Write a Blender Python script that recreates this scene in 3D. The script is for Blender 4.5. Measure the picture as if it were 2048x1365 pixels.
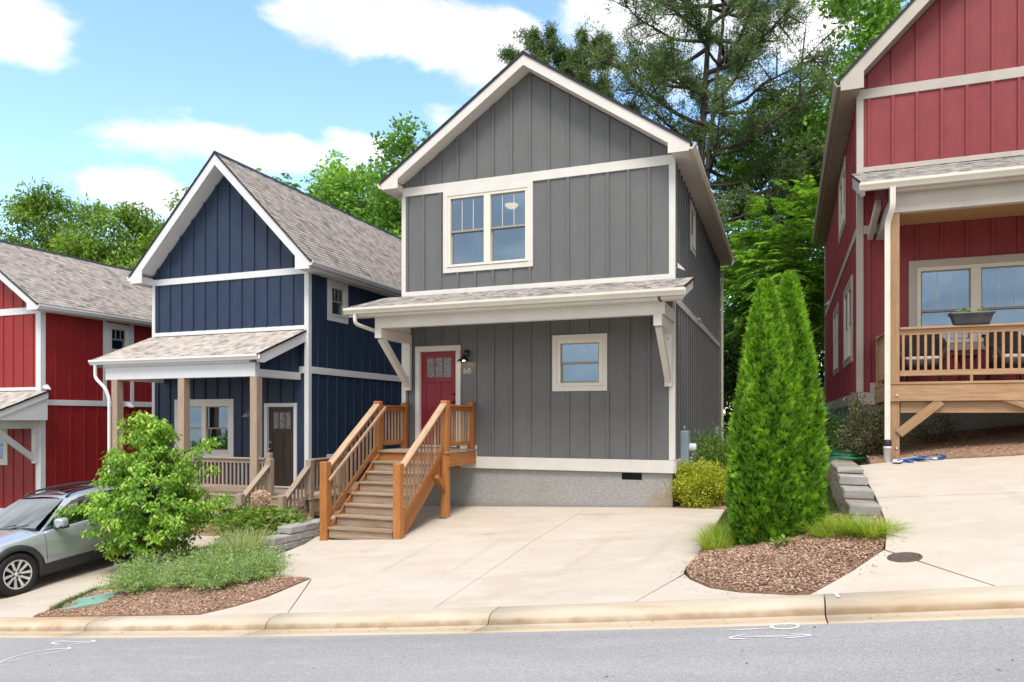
import bpy, bmesh, math, random
import numpy as np
from mathutils import Vector, Matrix
for o in list(bpy.data.objects): bpy.data.objects.remove(o)
scene = bpy.context.scene
COL = scene.collection
R = math.radians
rng = np.random.default_rng(7)
random.seed(7)

# ------------------------------------------------------------------ camera
cam = bpy.data.cameras.new('camera'); camo = bpy.data.objects.new('camera', cam); COL.objects.link(camo)
camo.location = (2.028, -14.1, 1.721); camo.rotation_euler = (R(90), 0, R(20.8))
cam.sensor_width = 36; cam.lens = 25.42; cam.shift_y = 0.075; cam.clip_start = .1; cam.clip_end = 3000
scene.camera = camo

# ------------------------------------------------------------------ world, sun, exposure
SUN_EL, SUN_AZ = 60.0, 16.0      # azimuth of the sun measured from -y (behind the camera) towards +x
sun_dir = Vector((math.sin(R(SUN_AZ))*math.cos(R(SUN_EL)), -math.cos(R(SUN_AZ))*math.cos(R(SUN_EL)), math.sin(R(SUN_EL))))
w = bpy.data.worlds.new('World'); scene.world = w; w.use_nodes = True
nt = w.node_tree; nt.nodes.clear()
def N(t, **k):
    n = nt.nodes.new(t)
    for a, b in k.items(): setattr(n, a, b)
    return n
def L(a, b): nt.links.new(a, b)
def math_(op, a, b=None, c=None):
    n = N('ShaderNodeMath', operation=op)
    for i, x in enumerate((a, b, c)):
        if x is None: continue
        if isinstance(x, (int, float)): n.inputs[i].default_value = x
        else: L(x, n.inputs[i])
    return n.outputs[0]
out = N('ShaderNodeOutputWorld'); bg = N('ShaderNodeBackground'); bg.inputs[1].default_value = 0.15
sky = N('ShaderNodeTexSky', sky_type='NISHITA'); sky.sun_disc = False
sky.sun_elevation = R(SUN_EL); sky.sun_rotation = R(180-SUN_AZ); sky.altitude = 600
sky.air_density = 1.35; sky.dust_density = .5; sky.ozone_density = 1.6
tc = N('ShaderNodeTexCoord'); sep = N('ShaderNodeSeparateXYZ'); L(tc.outputs['Generated'], sep.inputs[0])
az = math_('ARCTAN2', sep.outputs[0], sep.outputs[1]); el = math_('ARCSINE', sep.outputs[2])
comb = N('ShaderNodeCombineXYZ'); L(az, comb.inputs[0]); L(math_('MULTIPLY', el, 1.9), comb.inputs[1])
# puffy clouds: noise in (azimuth, elevation), lifted where cumulus banks stand
n1 = N('ShaderNodeTexNoise'); n1.inputs['Scale'].default_value = 5.2; n1.inputs['Detail'].default_value = 9; n1.inputs['Roughness'].default_value = .56; n1.inputs['Distortion'].default_value = .25
L(comb.outputs[0], n1.inputs['Vector'])
bias = None
CLOUDS = [(-.965, .418, .075, .046, .46), (-.57, .49, .13, .048, .44), (-.41, .478, .15, .055, .46), (-.17, .485, .22, .075, .40), (.03, .45, .14, .07, .38), (-.67, .332, .15, .032, .44), (-.57, .350, .08, .032, .42), (-.835, .270, .10, .028, .42), (-.46, .385, .04, .03, .30)]
for a0, e0, sa, se, g in CLOUDS:
    x = math_('DIVIDE', math_('SUBTRACT', az, a0), sa); y = math_('DIVIDE', math_('SUBTRACT', el, e0), se)
    q = math_('ADD', math_('MULTIPLY', x, x), math_('MULTIPLY', y, y))
    gsn = math_('MULTIPLY', math_('EXPONENT', math_('MULTIPLY', q, -1.0)), g)
    bias = gsn if bias is None else math_('MAXIMUM', bias, gsn)
# unseen cloud cover beyond the view, thickened to add white fill light
n2 = N('ShaderNodeTexNoise'); n2.inputs['Scale'].default_value = 1.7; n2.inputs['Detail'].default_value = 2; L(comb.outputs[0], n2.inputs['Vector'])
far = math_('MULTIPLY', math_('GREATER_THAN', math_('ABSOLUTE', math_('ADD', az, .363)), .85), math_('SUBTRACT', math_('MULTIPLY', n2.outputs[0], .9), .04))
bias = math_('ADD', bias, far)
val = math_('ADD', n1.outputs[0], bias)
mr = N('ShaderNodeMapRange', interpolation_type='SMOOTHSTEP'); L(val, mr.inputs[0])
mr.inputs[1].default_value = .66; mr.inputs[2].default_value = .84; mr.inputs[3].default_value = 0; mr.inputs[4].default_value = 1
n3 = N('ShaderNodeTexNoise'); n3.inputs['Scale'].default_value = 9; n3.inputs['Detail'].default_value = 6; L(comb.outputs[0], n3.inputs['Vector'])
cr = N('ShaderNodeValToRGB'); L(n3.outputs[0], cr.inputs[0])
cr.color_ramp.elements[0].position = .38; cr.color_ramp.elements[0].color = (2.65, 2.72, 2.95, 1)
cr.color_ramp.elements[1].position = .62; cr.color_ramp.elements[1].color = (3.9, 3.9, 3.95, 1)
mix = N('ShaderNodeMix', data_type='RGBA'); L(mr.outputs[0], mix.inputs[0])
tint = N('ShaderNodeMix', data_type='RGBA', blend_type='MULTIPLY'); tint.inputs[0].default_value = 1; L(sky.outputs[0], tint.inputs[6]); tint.inputs[7].default_value = (.76, .83, .92, 1)
L(tint.outputs[2], mix.inputs[6]); L(cr.outputs[0], mix.inputs[7])
L(mix.outputs[2], bg.inputs[0]); L(bg.outputs[0], out.inputs[0])
sl = bpy.data.lights.new('sun', 'SUN'); sl.energy = 1.5; sl.angle = R(24); sl.color = (1, .955, .88)
so = bpy.data.objects.new('sun', sl); COL.objects.link(so); so.rotation_euler = sun_dir.to_track_quat('Z', 'Y').to_euler()
scene.view_settings.view_transform = 'Standard'; scene.view_settings.look = 'None'; scene.view_settings.gamma = 1
scene.view_settings.use_curve_mapping = False
scene.view_settings.exposure = 1.32
scene.render.engine = 'CYCLES'
try:
    scene.cycles.max_bounces = 8; scene.cycles.transparent_max_bounces = 12; scene.cycles.sample_clamp_indirect = 6
except Exception: pass

# ------------------------------------------------------------------ materials
def M(name, c1, c2=None, scale=4., rough=.6, bump=0., bscale=80., stretch=(1,1,1), spec=.35, rnd=0., coord='Object', lo=.35, hi=.65, detail=6, metal=0., c3=None, s3=30., f3=.5, bstretch=None, coat=0.):
    m = bpy.data.materials.new(name); m.use_nodes = True; t = m.node_tree; b = t.nodes['Principled BSDF']
    b.inputs['Roughness'].default_value = rough; b.inputs['Specular IOR Level'].default_value = spec; b.inputs['Metallic'].default_value = metal
    if coat: b.inputs['Coat Weight'].default_value = coat; b.inputs['Coat Roughness'].default_value = .05
    new = t.nodes.new; ln = t.links.new
    if coord == 'World': src = new('ShaderNodeNewGeometry').outputs['Position']
    else: src = new('ShaderNodeTexCoord').outputs['Object']
    oi = new('ShaderNodeObjectInfo')
    if coord != 'World':
        ad = new('ShaderNodeVectorMath'); ad.operation = 'ADD'; sc = new('ShaderNodeVectorMath'); sc.operation = 'SCALE'
        sc.inputs[0].default_value = (37., 91., 53.); ln(oi.outputs['Random'], sc.inputs['Scale']); ln(src, ad.inputs[0]); ln(sc.outputs[0], ad.inputs[1]); src = ad.outputs[0]
    def noise(s, st, d=detail):
        mp = new('ShaderNodeMapping'); mp.inputs['Scale'].default_value = st; ln(src, mp.inputs[0])
        n = new('ShaderNodeTexNoise'); n.inputs['Scale'].default_value = s; n.inputs['Detail'].default_value = d; n.inputs['Roughness'].default_value = .6; ln(mp.outputs[0], n.inputs['Vector']); return n.outputs[0]
    col = None
    if c2 is not None:
        mrn = new('ShaderNodeMapRange'); ln(noise(scale, stretch), mrn.inputs[0]); mrn.inputs[1].default_value = lo; mrn.inputs[2].default_value = hi
        mx = new('ShaderNodeMix'); mx.data_type = 'RGBA'; ln(mrn.outputs[0], mx.inputs[0]); mx.inputs[6].default_value = (*c1, 1); mx.inputs[7].default_value = (*c2, 1); col = mx.outputs[2]
        if c3 is not None:
            mr3 = new('ShaderNodeMapRange'); ln(noise(s3, stretch, 3), mr3.inputs[0]); mr3.inputs[1].default_value = .52; mr3.inputs[2].default_value = .72; mr3.inputs[4].default_value = f3
            m3 = new('ShaderNodeMix'); m3.data_type = 'RGBA'; ln(mr3.outputs[0], m3.inputs[0]); ln(col, m3.inputs[6]); m3.inputs[7].default_value = (*c3, 1); col = m3.outputs[2]
    if rnd:
        hs = new('ShaderNodeHueSaturation'); mr2 = new('ShaderNodeMapRange'); ln(oi.outputs['Random'], mr2.inputs[0]); mr2.inputs[3].default_value = 1-rnd; mr2.inputs[4].default_value = 1+rnd
        ln(mr2.outputs[0], hs.inputs['Value'])
        if col is None: hs.inputs['Color'].default_value = (*c1, 1)
        else: ln(col, hs.inputs['Color'])
        col = hs.outputs[0]
    if col is None: b.inputs['Base Color'].default_value = (*c1, 1)
    else: ln(col, b.inputs['Base Color'])
    if bump:
        bp = new('ShaderNodeBump'); bp.inputs['Strength'].default_value = bump; bp.inputs['Distance'].default_value = .01
        ln(noise(bscale, bstretch or stretch, 4), bp.inputs['Height']); ln(bp.outputs[0], b.inputs['Normal'])
    return m
WG = (.9, 14, 14)      # grain along local X
VG = (9, 9, .5)        # grain along world Z
def siding(name, c, d): return M(name, c, d, scale=2.2, coord='World', stretch=(2, 2, 1.2), rough=.5, bump=.22, bscale=22, bstretch=(6, 6, .8), c3=tuple(x*1.12+.003 for x in c), s3=.9, f3=.5, lo=.3, hi=.7, detail=9)
m_grey = siding('grey_siding_paint', (.142, .145, .145), (.128, .131, .132))
m_blue = siding('navy_siding_paint', (.024, .042, .085), (.018, .033, .070))
m_redl = siding('red_siding_paint', (.31, .022, .022), (.25, .016, .018))
m_redr = siding('barn_red_siding_paint', (.27, .046, .052), (.225, .036, .042))
m_cream = M('cream_trim_paint', (.70, .675, .63), (.65, .625, .58), scale=2.5, coord='World', rough=.5, bump=.1, bscale=30)
m_white = M('white_trim_paint', (.71, .72, .73), (.67, .68, .695), scale=2.5, coord='World', rough=.5, bump=.1, bscale=30)
m_greige = M('greige_trim_paint', (.50, .455, .40), (.45, .405, .355), scale=2.5, coord='World', rough=.5, bump=.1, bscale=30)
m_vinyl = M('vinyl_window_frame', (.76, .71, .60), rough=.4)
m_taupe = M('taupe_sash', (.33, .29, .24), rough=.4)
m_gutter = M('aluminium_gutter', (.72, .69, .60), (.66, .63, .55), scale=3, rough=.35, coord='World')
m_gutterw = M('white_gutter', (.76, .77, .78), rough=.35)
m_gutterb = M('bronze_soffit_gutter', (.36, .31, .25), (.31, .265, .21), scale=3, rough=.4, coord='World')
m_dark = M('dark_roof_edge', (.018, .02, .026), rough=.6)
m_stucco = M('pebbledash_parging', (.29, .285, .275), (.38, .378, .365), scale=26, coord='World', rough=.9, bump=.8, bscale=45, lo=.38, hi=.66, detail=4, c3=(.52, .515, .50), s3=34, f3=.55)
m_cedar = M('stained_cedar', (.46, .19, .055), (.34, .125, .034), scale=2.2, stretch=WG, rough=.55, bump=.25, bscale=4, rnd=.16, c3=(.20, .075, .025), s3=5, f3=.5)
m_cedarw = M('weathered_stained_cedar', (.37, .215, .125), (.26, .15, .09), scale=2.0, stretch=WG, rough=.7, bump=.35, bscale=4, rnd=.18, c3=(.47, .36, .26), s3=3.2, f3=.75)
m_cedarg = M('bleached_handrail_wood', (.47, .34, .23), (.36, .235, .145), scale=2.0, stretch=WG, rough=.8, bump=.35, bscale=4, rnd=.1, c3=(.30, .14, .055), s3=4, f3=.7)
m_tread = M('weathered_stair_treads', (.35, .255, .175), (.25, .175, .12), scale=2.0, stretch=WG, rough=.75, bump=.35, bscale=4, rnd=.16, c3=(.43, .37, .31), s3=3.2, f3=.8)
m_taupew = M('taupe_weathered_wood', (.40, .31, .235), (.31, .235, .175), scale=2.2, stretch=WG, rough=.75, bump=.25, bscale=4, rnd=.1, c3=(.22, .165, .125), s3=5, f3=.5)
m_tanw = M('tan_treated_wood', (.44, .275, .155), (.33, .195, .105), scale=2.2, stretch=WG, rough=.7, bump=.25, bscale=4, rnd=.1, c3=(.215, .12, .065), s3=5, f3=.55)
m_pine = M('raw_pine_ceiling', (.50, .31, .15), (.42, .25, .11), scale=2, stretch=WG, rough=.6)
m_doorr = M('burgundy_door_paint', (.245, .018, .032), (.22, .016, .028), scale=3, rough=.35)
m_doorb = M('brown_door', (.052, .037, .027), (.042, .030, .022), scale=3, stretch=(14, 14, .8), rough=.45)
m_black = M('black_metal', (.012, .012, .013), rough=.4)
m_nickel = M('brushed_nickel', (.6, .58, .55), rough=.25, metal=1)
m_conc = M('driveway_concrete', (.585, .515, .44), (.52, .45, .375), scale=.55, coord='World', rough=.85, bump=.25, bscale=120, stretch=(1, 1.8, 1), c3=(.62, .56, .49), s3=1.5, f3=.6, detail=9)
m_kerb = M('kerb_concrete', (.54, .475, .385), (.49, .41, .305), scale=.6, coord='World', rough=.85, bump=.3, bscale=110, stretch=(1, 5, 3), c3=(.40, .29, .17), s3=.9, f3=.55, detail=9)
m_joint = M('dark_joint_filler', (.06, .05, .04), rough=.95)
m_inter = M('interior_wall_paint', (.42, .40, .37), rough=.9)
m_block = M('concrete_block', (.37, .36, .34), (.29, .28, .265), scale=5, rough=.9, bump=.8, bscale=40, rnd=.12)
m_blockt = M('tan_concrete_block', (.31, .27, .215), (.23, .20, .16), scale=9, rough=.95, bump=1.0, bscale=30, rnd=.1)
m_plastic_black = M('black_plastic', (.016, .017, .02), rough=.4)
m_planter = M('charcoal_planter_plastic', (.035, .037, .045), (.06, .062, .07), scale=6, rough=.38)
m_meter = M('grey_meter_enamel', (.30, .36, .41), (.26, .31, .36), scale=5, rough=.45, metal=.0)
m_hose = M('green_hose_rubber', (.02, .17, .075), rough=.4)
m_strapb = M('blue_webbing', (.03, .12, .36), (.02, .09, .27), scale=20, rough=.8)
m_strapw = M('white_webbing', (.62, .66, .72), rough=.8)
m_paint = M('white_road_paint', (.74, .74, .74), (.60, .60, .60), scale=30, coord='World', rough=.8)
def worn(m):
    t = m.node_tree; b = t.nodes['Principled BSDF']; g = t.nodes.new('ShaderNodeNewGeometry'); n = t.nodes.new('ShaderNodeTexNoise'); n.inputs['Scale'].default_value = 70; n.inputs['Detail'].default_value = 5; t.links.new(g.outputs['Position'], n.inputs['Vector'])
    r = t.nodes.new('ShaderNodeMapRange'); r.inputs[1].default_value = .30; r.inputs[2].default_value = .42; t.links.new(n.outputs[0], r.inputs[0]); t.links.new(r.outputs[0], b.inputs['Alpha'])
worn(m_paint)
m_valve = M('green_valve_box_plastic', (.16, .31, .24), (.20, .35, .28), scale=9, rough=.6)
m_iron = M('cast_iron_cover', (.085, .06, .048), (.13, .09, .065), scale=30, rough=.75, bump=.6, bscale=60)
m_wicker = M('dark_wicker', (.045, .036, .03), (.015, .012, .011), scale=60, rough=.55, bump=1, bscale=120)
m_cushion = M('pale_pink_cushion', (.62, .52, .55), (.50, .40, .44), scale=14, stretch=(6, .2, 1), rough=.9)
m_bark = M('tree_bark', (.10, .078, .062), (.055, .043, .035), scale=3, coord='World', stretch=(5, 5, .8), rough=.95, bump=.6, bscale=9)
m_barkp = M('pine_bark', (.13, .10, .085), (.075, .056, .047), scale=3, coord='World', stretch=(4, 4, .9), rough=.95, bump=.6, bscale=8)

def asphalt():
    m = M('weathered_asphalt', (.335, .33, .33), (.30, .295, .295), scale=.5, coord='World', rough=.9, bump=.6, bscale=160, stretch=(.5, 1.6, 1), c3=(.37, .365, .365), s3=2, f3=.7, detail=8)
    t = m.node_tree; b = t.nodes['Principled BSDF']; lk = b.inputs['Base Color'].links[0].from_socket
    g = t.nodes.new('ShaderNodeNewGeometry'); v = t.nodes.new('ShaderNodeTexVoronoi'); v.inputs['Scale'].default_value = 130; t.links.new(g.outputs['Position'], v.inputs['Vector'])
    sp = t.nodes.new('ShaderNodeSeparateColor'); t.links.new(v.outputs['Color'], sp.inputs[0])
    r = t.nodes.new('ShaderNodeMapRange'); t.links.new(sp.outputs[0], r.inputs[0]); r.inputs[3].default_value = .76; r.inputs[4].default_value = 1.25
    mx = t.nodes.new('ShaderNodeMix'); mx.data_type = 'RGBA'; mx.blend_type = 'MULTIPLY'; mx.inputs[0].default_value = 1
    t.links.new(lk, mx.inputs[6]); t.links.new(r.outputs[0], mx.inputs[7]); t.links.new(mx.outputs[2], b.inputs['Base Color']); return m
m_asph = asphalt()
def glass(name, refl=.30, tint=(.55, .60, .62), gc=(.46, .63, .80)):
    m = bpy.data.materials.new(name); m.use_nodes = True; t = m.node_tree; t.nodes.clear()
    o = t.nodes.new('ShaderNodeOutputMaterial'); gl = t.nodes.new('ShaderNodeBsdfGlossy'); gl.inputs['Roughness'].default_value = .015; gl.inputs['Color'].default_value = (*gc, 1)
    tr = t.nodes.new('ShaderNodeBsdfTransparent'); tr.inputs[0].default_value = (*tint, 1); mx = t.nodes.new('ShaderNodeMixShader')
    lw = t.nodes.new('ShaderNodeLayerWeight'); lw.inputs[0].default_value = .35
    mr_ = t.nodes.new('ShaderNodeMapRange'); t.links.new(lw.outputs['Fresnel'], mr_.inputs[0]); mr_.inputs[3].default_value = refl; mr_.inputs[4].default_value = 1
    # gentle waviness of float glass
    tc_ = t.nodes.new('ShaderNodeTexCoord'); ns = t.nodes.new('ShaderNodeTexNoise'); ns.inputs['Scale'].default_value = 2.2; t.links.new(tc_.outputs['Object'], ns.inputs['Vector'])
    bp = t.nodes.new('ShaderNodeBump'); bp.inputs['Strength'].default_value = .05; bp.inputs['Distance'].default_value = .02; t.links.new(ns.outputs[0], bp.inputs['Height']); t.links.new(bp.outputs[0], gl.inputs['Normal'])
    t.links.new(mr_.outputs[0], mx.inputs[0]); t.links.new(tr.outputs[0], mx.inputs[1]); t.links.new(gl.outputs[0], mx.inputs[2]); t.links.new(mx.outputs[0], o.inputs[0]); return m
m_glass = glass('window_glass'); m_cglass = glass('car_glass', .26, (.16, .19, .19), (.85, .93, .95))
m_dglass = M('leaded_door_glass', (.26, .23, .24), (.08, .07, .075), scale=22, rough=.12, bump=.8, bscale=30, spec=.8)
def emis(name, c, s):
    m = bpy.data.materials.new(name); m.use_nodes = True; b = m.node_tree.nodes['Principled BSDF']; b.inputs['Base Color'].default_value = (*c, 1)
    b.inputs['Emission Color'].default_value = (*c, 1); b.inputs['Emission Strength'].default_value = s; return m
m_lamp = emis('lit_lamp_glass', (1, .62, .20), 1.7); m_bulb = emis('lit_porch_bulb', (1, .72, .36), 14)
def attr_mat(name, ramp, rough=.7, trans=0., spec=.3, sss=None, rnd=0.):
    """colour from the per-piece 'tint' value (each leaf, shingle or chip has its own)"""
    m = bpy.data.materials.new(name); m.use_nodes = True; t = m.node_tree; b = t.nodes['Principled BSDF']; o = t.nodes['Material Output']
    a = t.nodes.new('ShaderNodeAttribute'); a.attribute_name = 'tint'; c = t.nodes.new('ShaderNodeValToRGB'); t.links.new(a.outputs['Fac'], c.inputs[0])
    e = c.color_ramp.elements
    while len(e) < len(ramp): e.new(.5)
    for k, (p, q) in enumerate(ramp): e[k].position = p; e[k].color = (*q, 1)
    b.inputs['Roughness'].default_value = rough; b.inputs['Specular IOR Level'].default_value = spec
    t.links.new(c.outputs[0], b.inputs['Base Color'])
    if trans:
        tl = t.nodes.new('ShaderNodeBsdfTranslucent'); g = t.nodes.new('ShaderNodeMix'); g.data_type = 'RGBA'; g.blend_type = 'MULTIPLY'; g.inputs[0].default_value = 1
        t.links.new(c.outputs[0], g.inputs[6]); g.inputs[7].default_value = (1.35, 1.35, .6, 1); t.links.new(g.outputs[2], tl.inputs[0])
        mx = t.nodes.new('ShaderNodeMixShader'); mx.inputs[0].default_value = trans; t.links.new(b.outputs[0], mx.inputs[1]); t.links.new(tl.outputs[0], mx.inputs[2]); t.links.new(mx.outputs[0], o.inputs[0])
    return m
m_shtan = attr_mat('tan_asphalt_shingles', [(0, (.19, .17, .155)), (.35, (.34, .30, .27)), (.7, (.47, .42, .38)), (1, (.57, .51, .46))], rough=.95)
m_shgrey = attr_mat('grey_asphalt_shingles', [(0, (.07, .068, .068)), (.35, (.22, .205, .195)), (.7, (.34, .315, .285)), (1, (.44, .40, .36))], rough=.95)

# ------------------------------------------------------------------ mesh helpers
WL = {}                                   # world origin of every parent
def link(name, me, mat, parent=None, loc=(0, 0, 0), mw=None):
    o = bpy.data.objects.new(name, me); COL.objects.link(o)
    if me is not None and mat is not None and len(me.materials) == 0: me.materials.append(mat)
    elif me is not None and mat is not None and me.materials[0] is not mat:
        o.material_slots[0].link = 'OBJECT'; o.material_slots[0].material = mat
    mw = mw or Matrix.Translation(loc)
    if parent is not None:
        o.parent = parent; mw = WL[parent].inverted() @ mw; WL[o] = WL[parent] @ mw
    else: WL[o] = mw.copy()
    o.matrix_basis = mw
    return o
def thing(name, label, cat, loc=(0, 0, 0), group=None, rot=None):
    o = bpy.data.objects.new(name, None); COL.objects.link(o); o.empty_display_size = .2
    mw = Matrix.Translation(loc)
    if rot is not None: mw = mw @ rot
    o.matrix_basis = mw; WL[o] = mw.copy(); return tag(o, label, cat, group)
def tag(o, label, cat, group=None):
    o['label'] = label; o['category'] = cat
    if group: o['group'] = group
    return o
def struct(o): o['kind'] = 'structure'; return o
def stuff(o): o['kind'] = 'stuff'; return o
def mesh(name, V, F):
    me = bpy.data.meshes.new(name); me.from_pydata([tuple(v) for v in V], [], [tuple(f) for f in F]); me.update(); return me
def smooth(me, on=True):
    me.polygons.foreach_set('use_smooth', [on]*len(me.polygons)); return me
def cham(L_, W_, H_, b):
    """box L x W x H centred, chamfered edges"""
    b = min(b, L_*.3, W_*.3, H_*.3)
    h = (L_/2, W_/2, H_/2); V = []; idx = {}
    for sx in (-1, 1):
        for sy in (-1, 1):
            for sz in (-1, 1):
                for ax in range(3):
                    p = [sx*h[0], sy*h[1], sz*h[2]]
                    for k in range(3):
                        if k != ax: p[k] -= (sx, sy, sz)[k]*b
                    idx[(sx, sy, sz, ax)] = len(V); V.append(p)
    F = []
    for ax in range(3):
        o = [k for k in range(3) if k != ax]
        for s in (-1, 1):
            q = []
            for a, c in ((-1, -1), (1, -1), (1, 1), (-1, 1)):
                k = [0, 0, 0]; k[ax] = s; k[o[0]] = a; k[o[1]] = c; q.append(idx[(*k, ax)])
            F.append(q)
        for a in (-1, 1):
            for c in (-1, 1):
                k1 = [0, 0, 0]; k1[o[0]] = a; k1[o[1]] = c; k2 = list(k1); k1[ax] = -1; k2[ax] = 1
                F.append([idx[(*k1, o[0])], idx[(*k2, o[0])], idx[(*k2, o[1])], idx[(*k1, o[1])]])
    for sx in (-1, 1):
        for sy in (-1, 1):
            for sz in (-1, 1): F.append([idx[(sx, sy, sz, a)] for a in range(3)])
    # outward winding
    VV = np.array(V); G = []
    for f in F:
        c = VV[f].mean(0); n = np.cross(VV[f[1]]-VV[f[0]], VV[f[2]]-VV[f[0]])
        G.append(f if np.dot(n, c) > 0 else f[::-1])
    return V, G
CACHE = {}
def bar(name, parent, mat, p, q, w, h, up=None, bev=.004):
    p = Vector(p); q = Vector(q); d = q-p; ln = d.length; x = d.normalized()
    if up is None: up = Vector((0, 1, 0)) if abs(x.z) > .9 else Vector((0, 0, 1))
    up = Vector(up); y = up.cross(x).normalized(); z = x.cross(y)
    key = (round(ln, 3), round(w, 4), round(h, 4), bev)
    if key not in CACHE: CACHE[key] = mesh('bar', *cham(key[0], key[1], key[2], bev))
    mw = Matrix(((x.x, y.x, z.x, 0), (x.y, y.y, z.y, 0), (x.z, y.z, z.z, 0), (0, 0, 0, 1)))
    mw.translation = (p+q)/2
    return link(name, CACHE[key], mat, parent, mw=mw)
def box(name, parent, mat, x, y, z, bev=.004):
    x0, x1 = sorted(x); y0, y1 = sorted(y); z0, z1 = sorted(z); d = (x1-x0, y1-y0, z1-z0); m = ((x0+x1)/2, (y0+y1)/2, (z0+z1)/2)
    k = d.index(max(d))
    if k == 0: return bar(name, parent, mat, (x0, m[1], m[2]), (x1, m[1], m[2]), d[1], d[2], bev=bev)
    if k == 1: return bar(name, parent, mat, (m[0], y0, m[2]), (m[0], y1, m[2]), d[0], d[2], bev=bev)
    return bar(name, parent, mat, (m[0], m[1], z0), (m[0], m[1], z1), d[0], d[1], bev=bev)
def merged(name, parent, mat, boxes, loc=None, bev=.004):
    """several boxes of one part joined in one mesh; boxes in world coordinates"""
    V = []; F = []; b0 = np.array(boxes, float).reshape(len(boxes), 3, 2); c = b0.mean(2).mean(0) if loc is None else np.array(loc)
    for bx in b0:
        bx = np.sort(bx, axis=1)
        d = bx[:, 1]-bx[:, 0]; v, f = cham(*d, bev); o = len(V); V += [tuple(np.array(t)+bx.mean(1)-c) for t in v]; F += [[i+o for i in g] for g in f]
    return link(name, mesh(name, V, F), mat, parent, tuple(c))
def prism(name, parent, mat, pts, axis, a0, a1):
    """polygon extruded along an axis; pts are the two other coordinates in order"""
    n = len(pts); V = []
    for a in (a0, a1):
        for p, q in pts: V.append({'x': (a, p, q), 'y': (p, a, q), 'z': (p, q, a)}[axis])
    F = [list(range(n)), list(range(2*n-1, n-1, -1))]+[[i, i+n, (i+1) % n+n, (i+1) % n][::-1] for i in range(n)]
    me = mesh(name, V, F); bm = bmesh.new(); bm.from_mesh(me); bmesh.ops.recalc_face_normals(bm, faces=bm.faces); 
    c = Vector(np.mean(V, axis=0)); bmesh.ops.translate(bm, verts=bm.verts, vec=-c); bm.to_mesh(me); bm.free()
    return link(name, me, mat, parent, c)
def sweep(name, parent, mat, pts, prof=None, r=None, n=8, caps=True, sm=True, up=(0, 0, 1)):
    """profile (list of 2-D points) or circle of radius r (number or list) swept along pts"""
    P = [Vector(p) for p in pts]; V = []; F = []; m_ = len(P)
    c0 = sum(P, Vector())/m_
    if prof is None:
        rs = r if hasattr(r, '__len__') else [r]*m_; k = n
    else: k = len(prof)
    u = None
    for i, p in enumerate(P):
        t = ((P[min(i+1, m_-1)]-p).normalized() + (p-P[max(i-1, 0)]).normalized())
        t = t.normalized() if t.length > 1e-6 else Vector((0, 0, 1))
        if u is None:
            u = Vector(up); u = u-t*u.dot(t)
            if u.length < 1e-3: u = Vector((0, 1, 0)); u = u-t*u.dot(t)
        else: u = u-t*u.dot(t)
        u.normalize(); s = t.cross(u)
        mit = 1.0
        if 0 < i < m_-1: mit = 1/max(.5, math.cos((P[i+1]-p).angle(p-P[i-1])/2))
        for j in range(k):
            if prof is None: a = 2*math.pi*j/k; q = (math.cos(a)*rs[i], math.sin(a)*rs[i])
            else: q = prof[j]
            V.append(p+s*q[0]*(mit if prof else 1)+u*q[1]*(mit if prof else 1)-c0)
    for i in range(m_-1):
        for j in range(k): a = i*k+j; b = i*k+(j+1) % k; F.append([a, b, b+k, a+k])
    if caps: F += [list(range(k))[::-1], [(m_-1)*k+j for j in range(k)]]
    me = mesh(name, V, F)
    if sm and prof is None: smooth(me)
    return link(name, me, mat, parent, c0)
def lathe(name, parent, mat, prof, loc, n=20, axis='z', sm=True, half=False):
    V = []; F = []; k = len(prof)
    for i in range(n):
        a = 2*math.pi*i/n; ca, sa = math.cos(a), math.sin(a)
        for r_, h in prof: V.append({'z': (r_*ca, r_*sa, h), 'x': (h, r_*ca, r_*sa), 'y': (r_*ca, h, r_*sa)}[axis])
    for i in range(n):
        for j in range(k-1): a = i*k+j; b = ((i+1) % n)*k+j; F.append([a, b, b+1, a+1])
    me = mesh(name, V, F); bm = bmesh.new(); bm.from_mesh(me); bmesh.ops.remove_doubles(bm, verts=bm.verts, dist=1e-5); bmesh.ops.recalc_face_normals(bm, faces=bm.faces); bm.to_mesh(me); bm.free()
    if sm: smooth(me)
    return link(name, me, mat, parent, loc)
def tri_soup(name, parent, mat, V, F, tint, loc=(0, 0, 0)):
    """big numpy mesh: V (n,3), F (m,k) all the same k, tint per vertex"""
    V = np.asarray(V, np.float32)-np.array(loc, np.float32); F = np.asarray(F, np.int32); k = F.shape[1]
    me = bpy.data.meshes.new(name); me.vertices.add(len(V)); me.vertices.foreach_set('co', V.ravel())
    me.loops.add(F.size); me.loops.foreach_set('vertex_index', F.ravel()); me.polygons.add(len(F))
    me.polygons.foreach_set('loop_start', np.arange(0, F.size, k, dtype=np.int32)); me.polygons.foreach_set('loop_total', np.full(len(F), k, np.int32))
    me.update(calc_edges=True)
    at = me.attributes.new('tint', 'FLOAT', 'POINT'); at.data.foreach_set('value', np.asarray(tint, np.float32))
    return link(name, me, mat, parent, loc)

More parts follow.
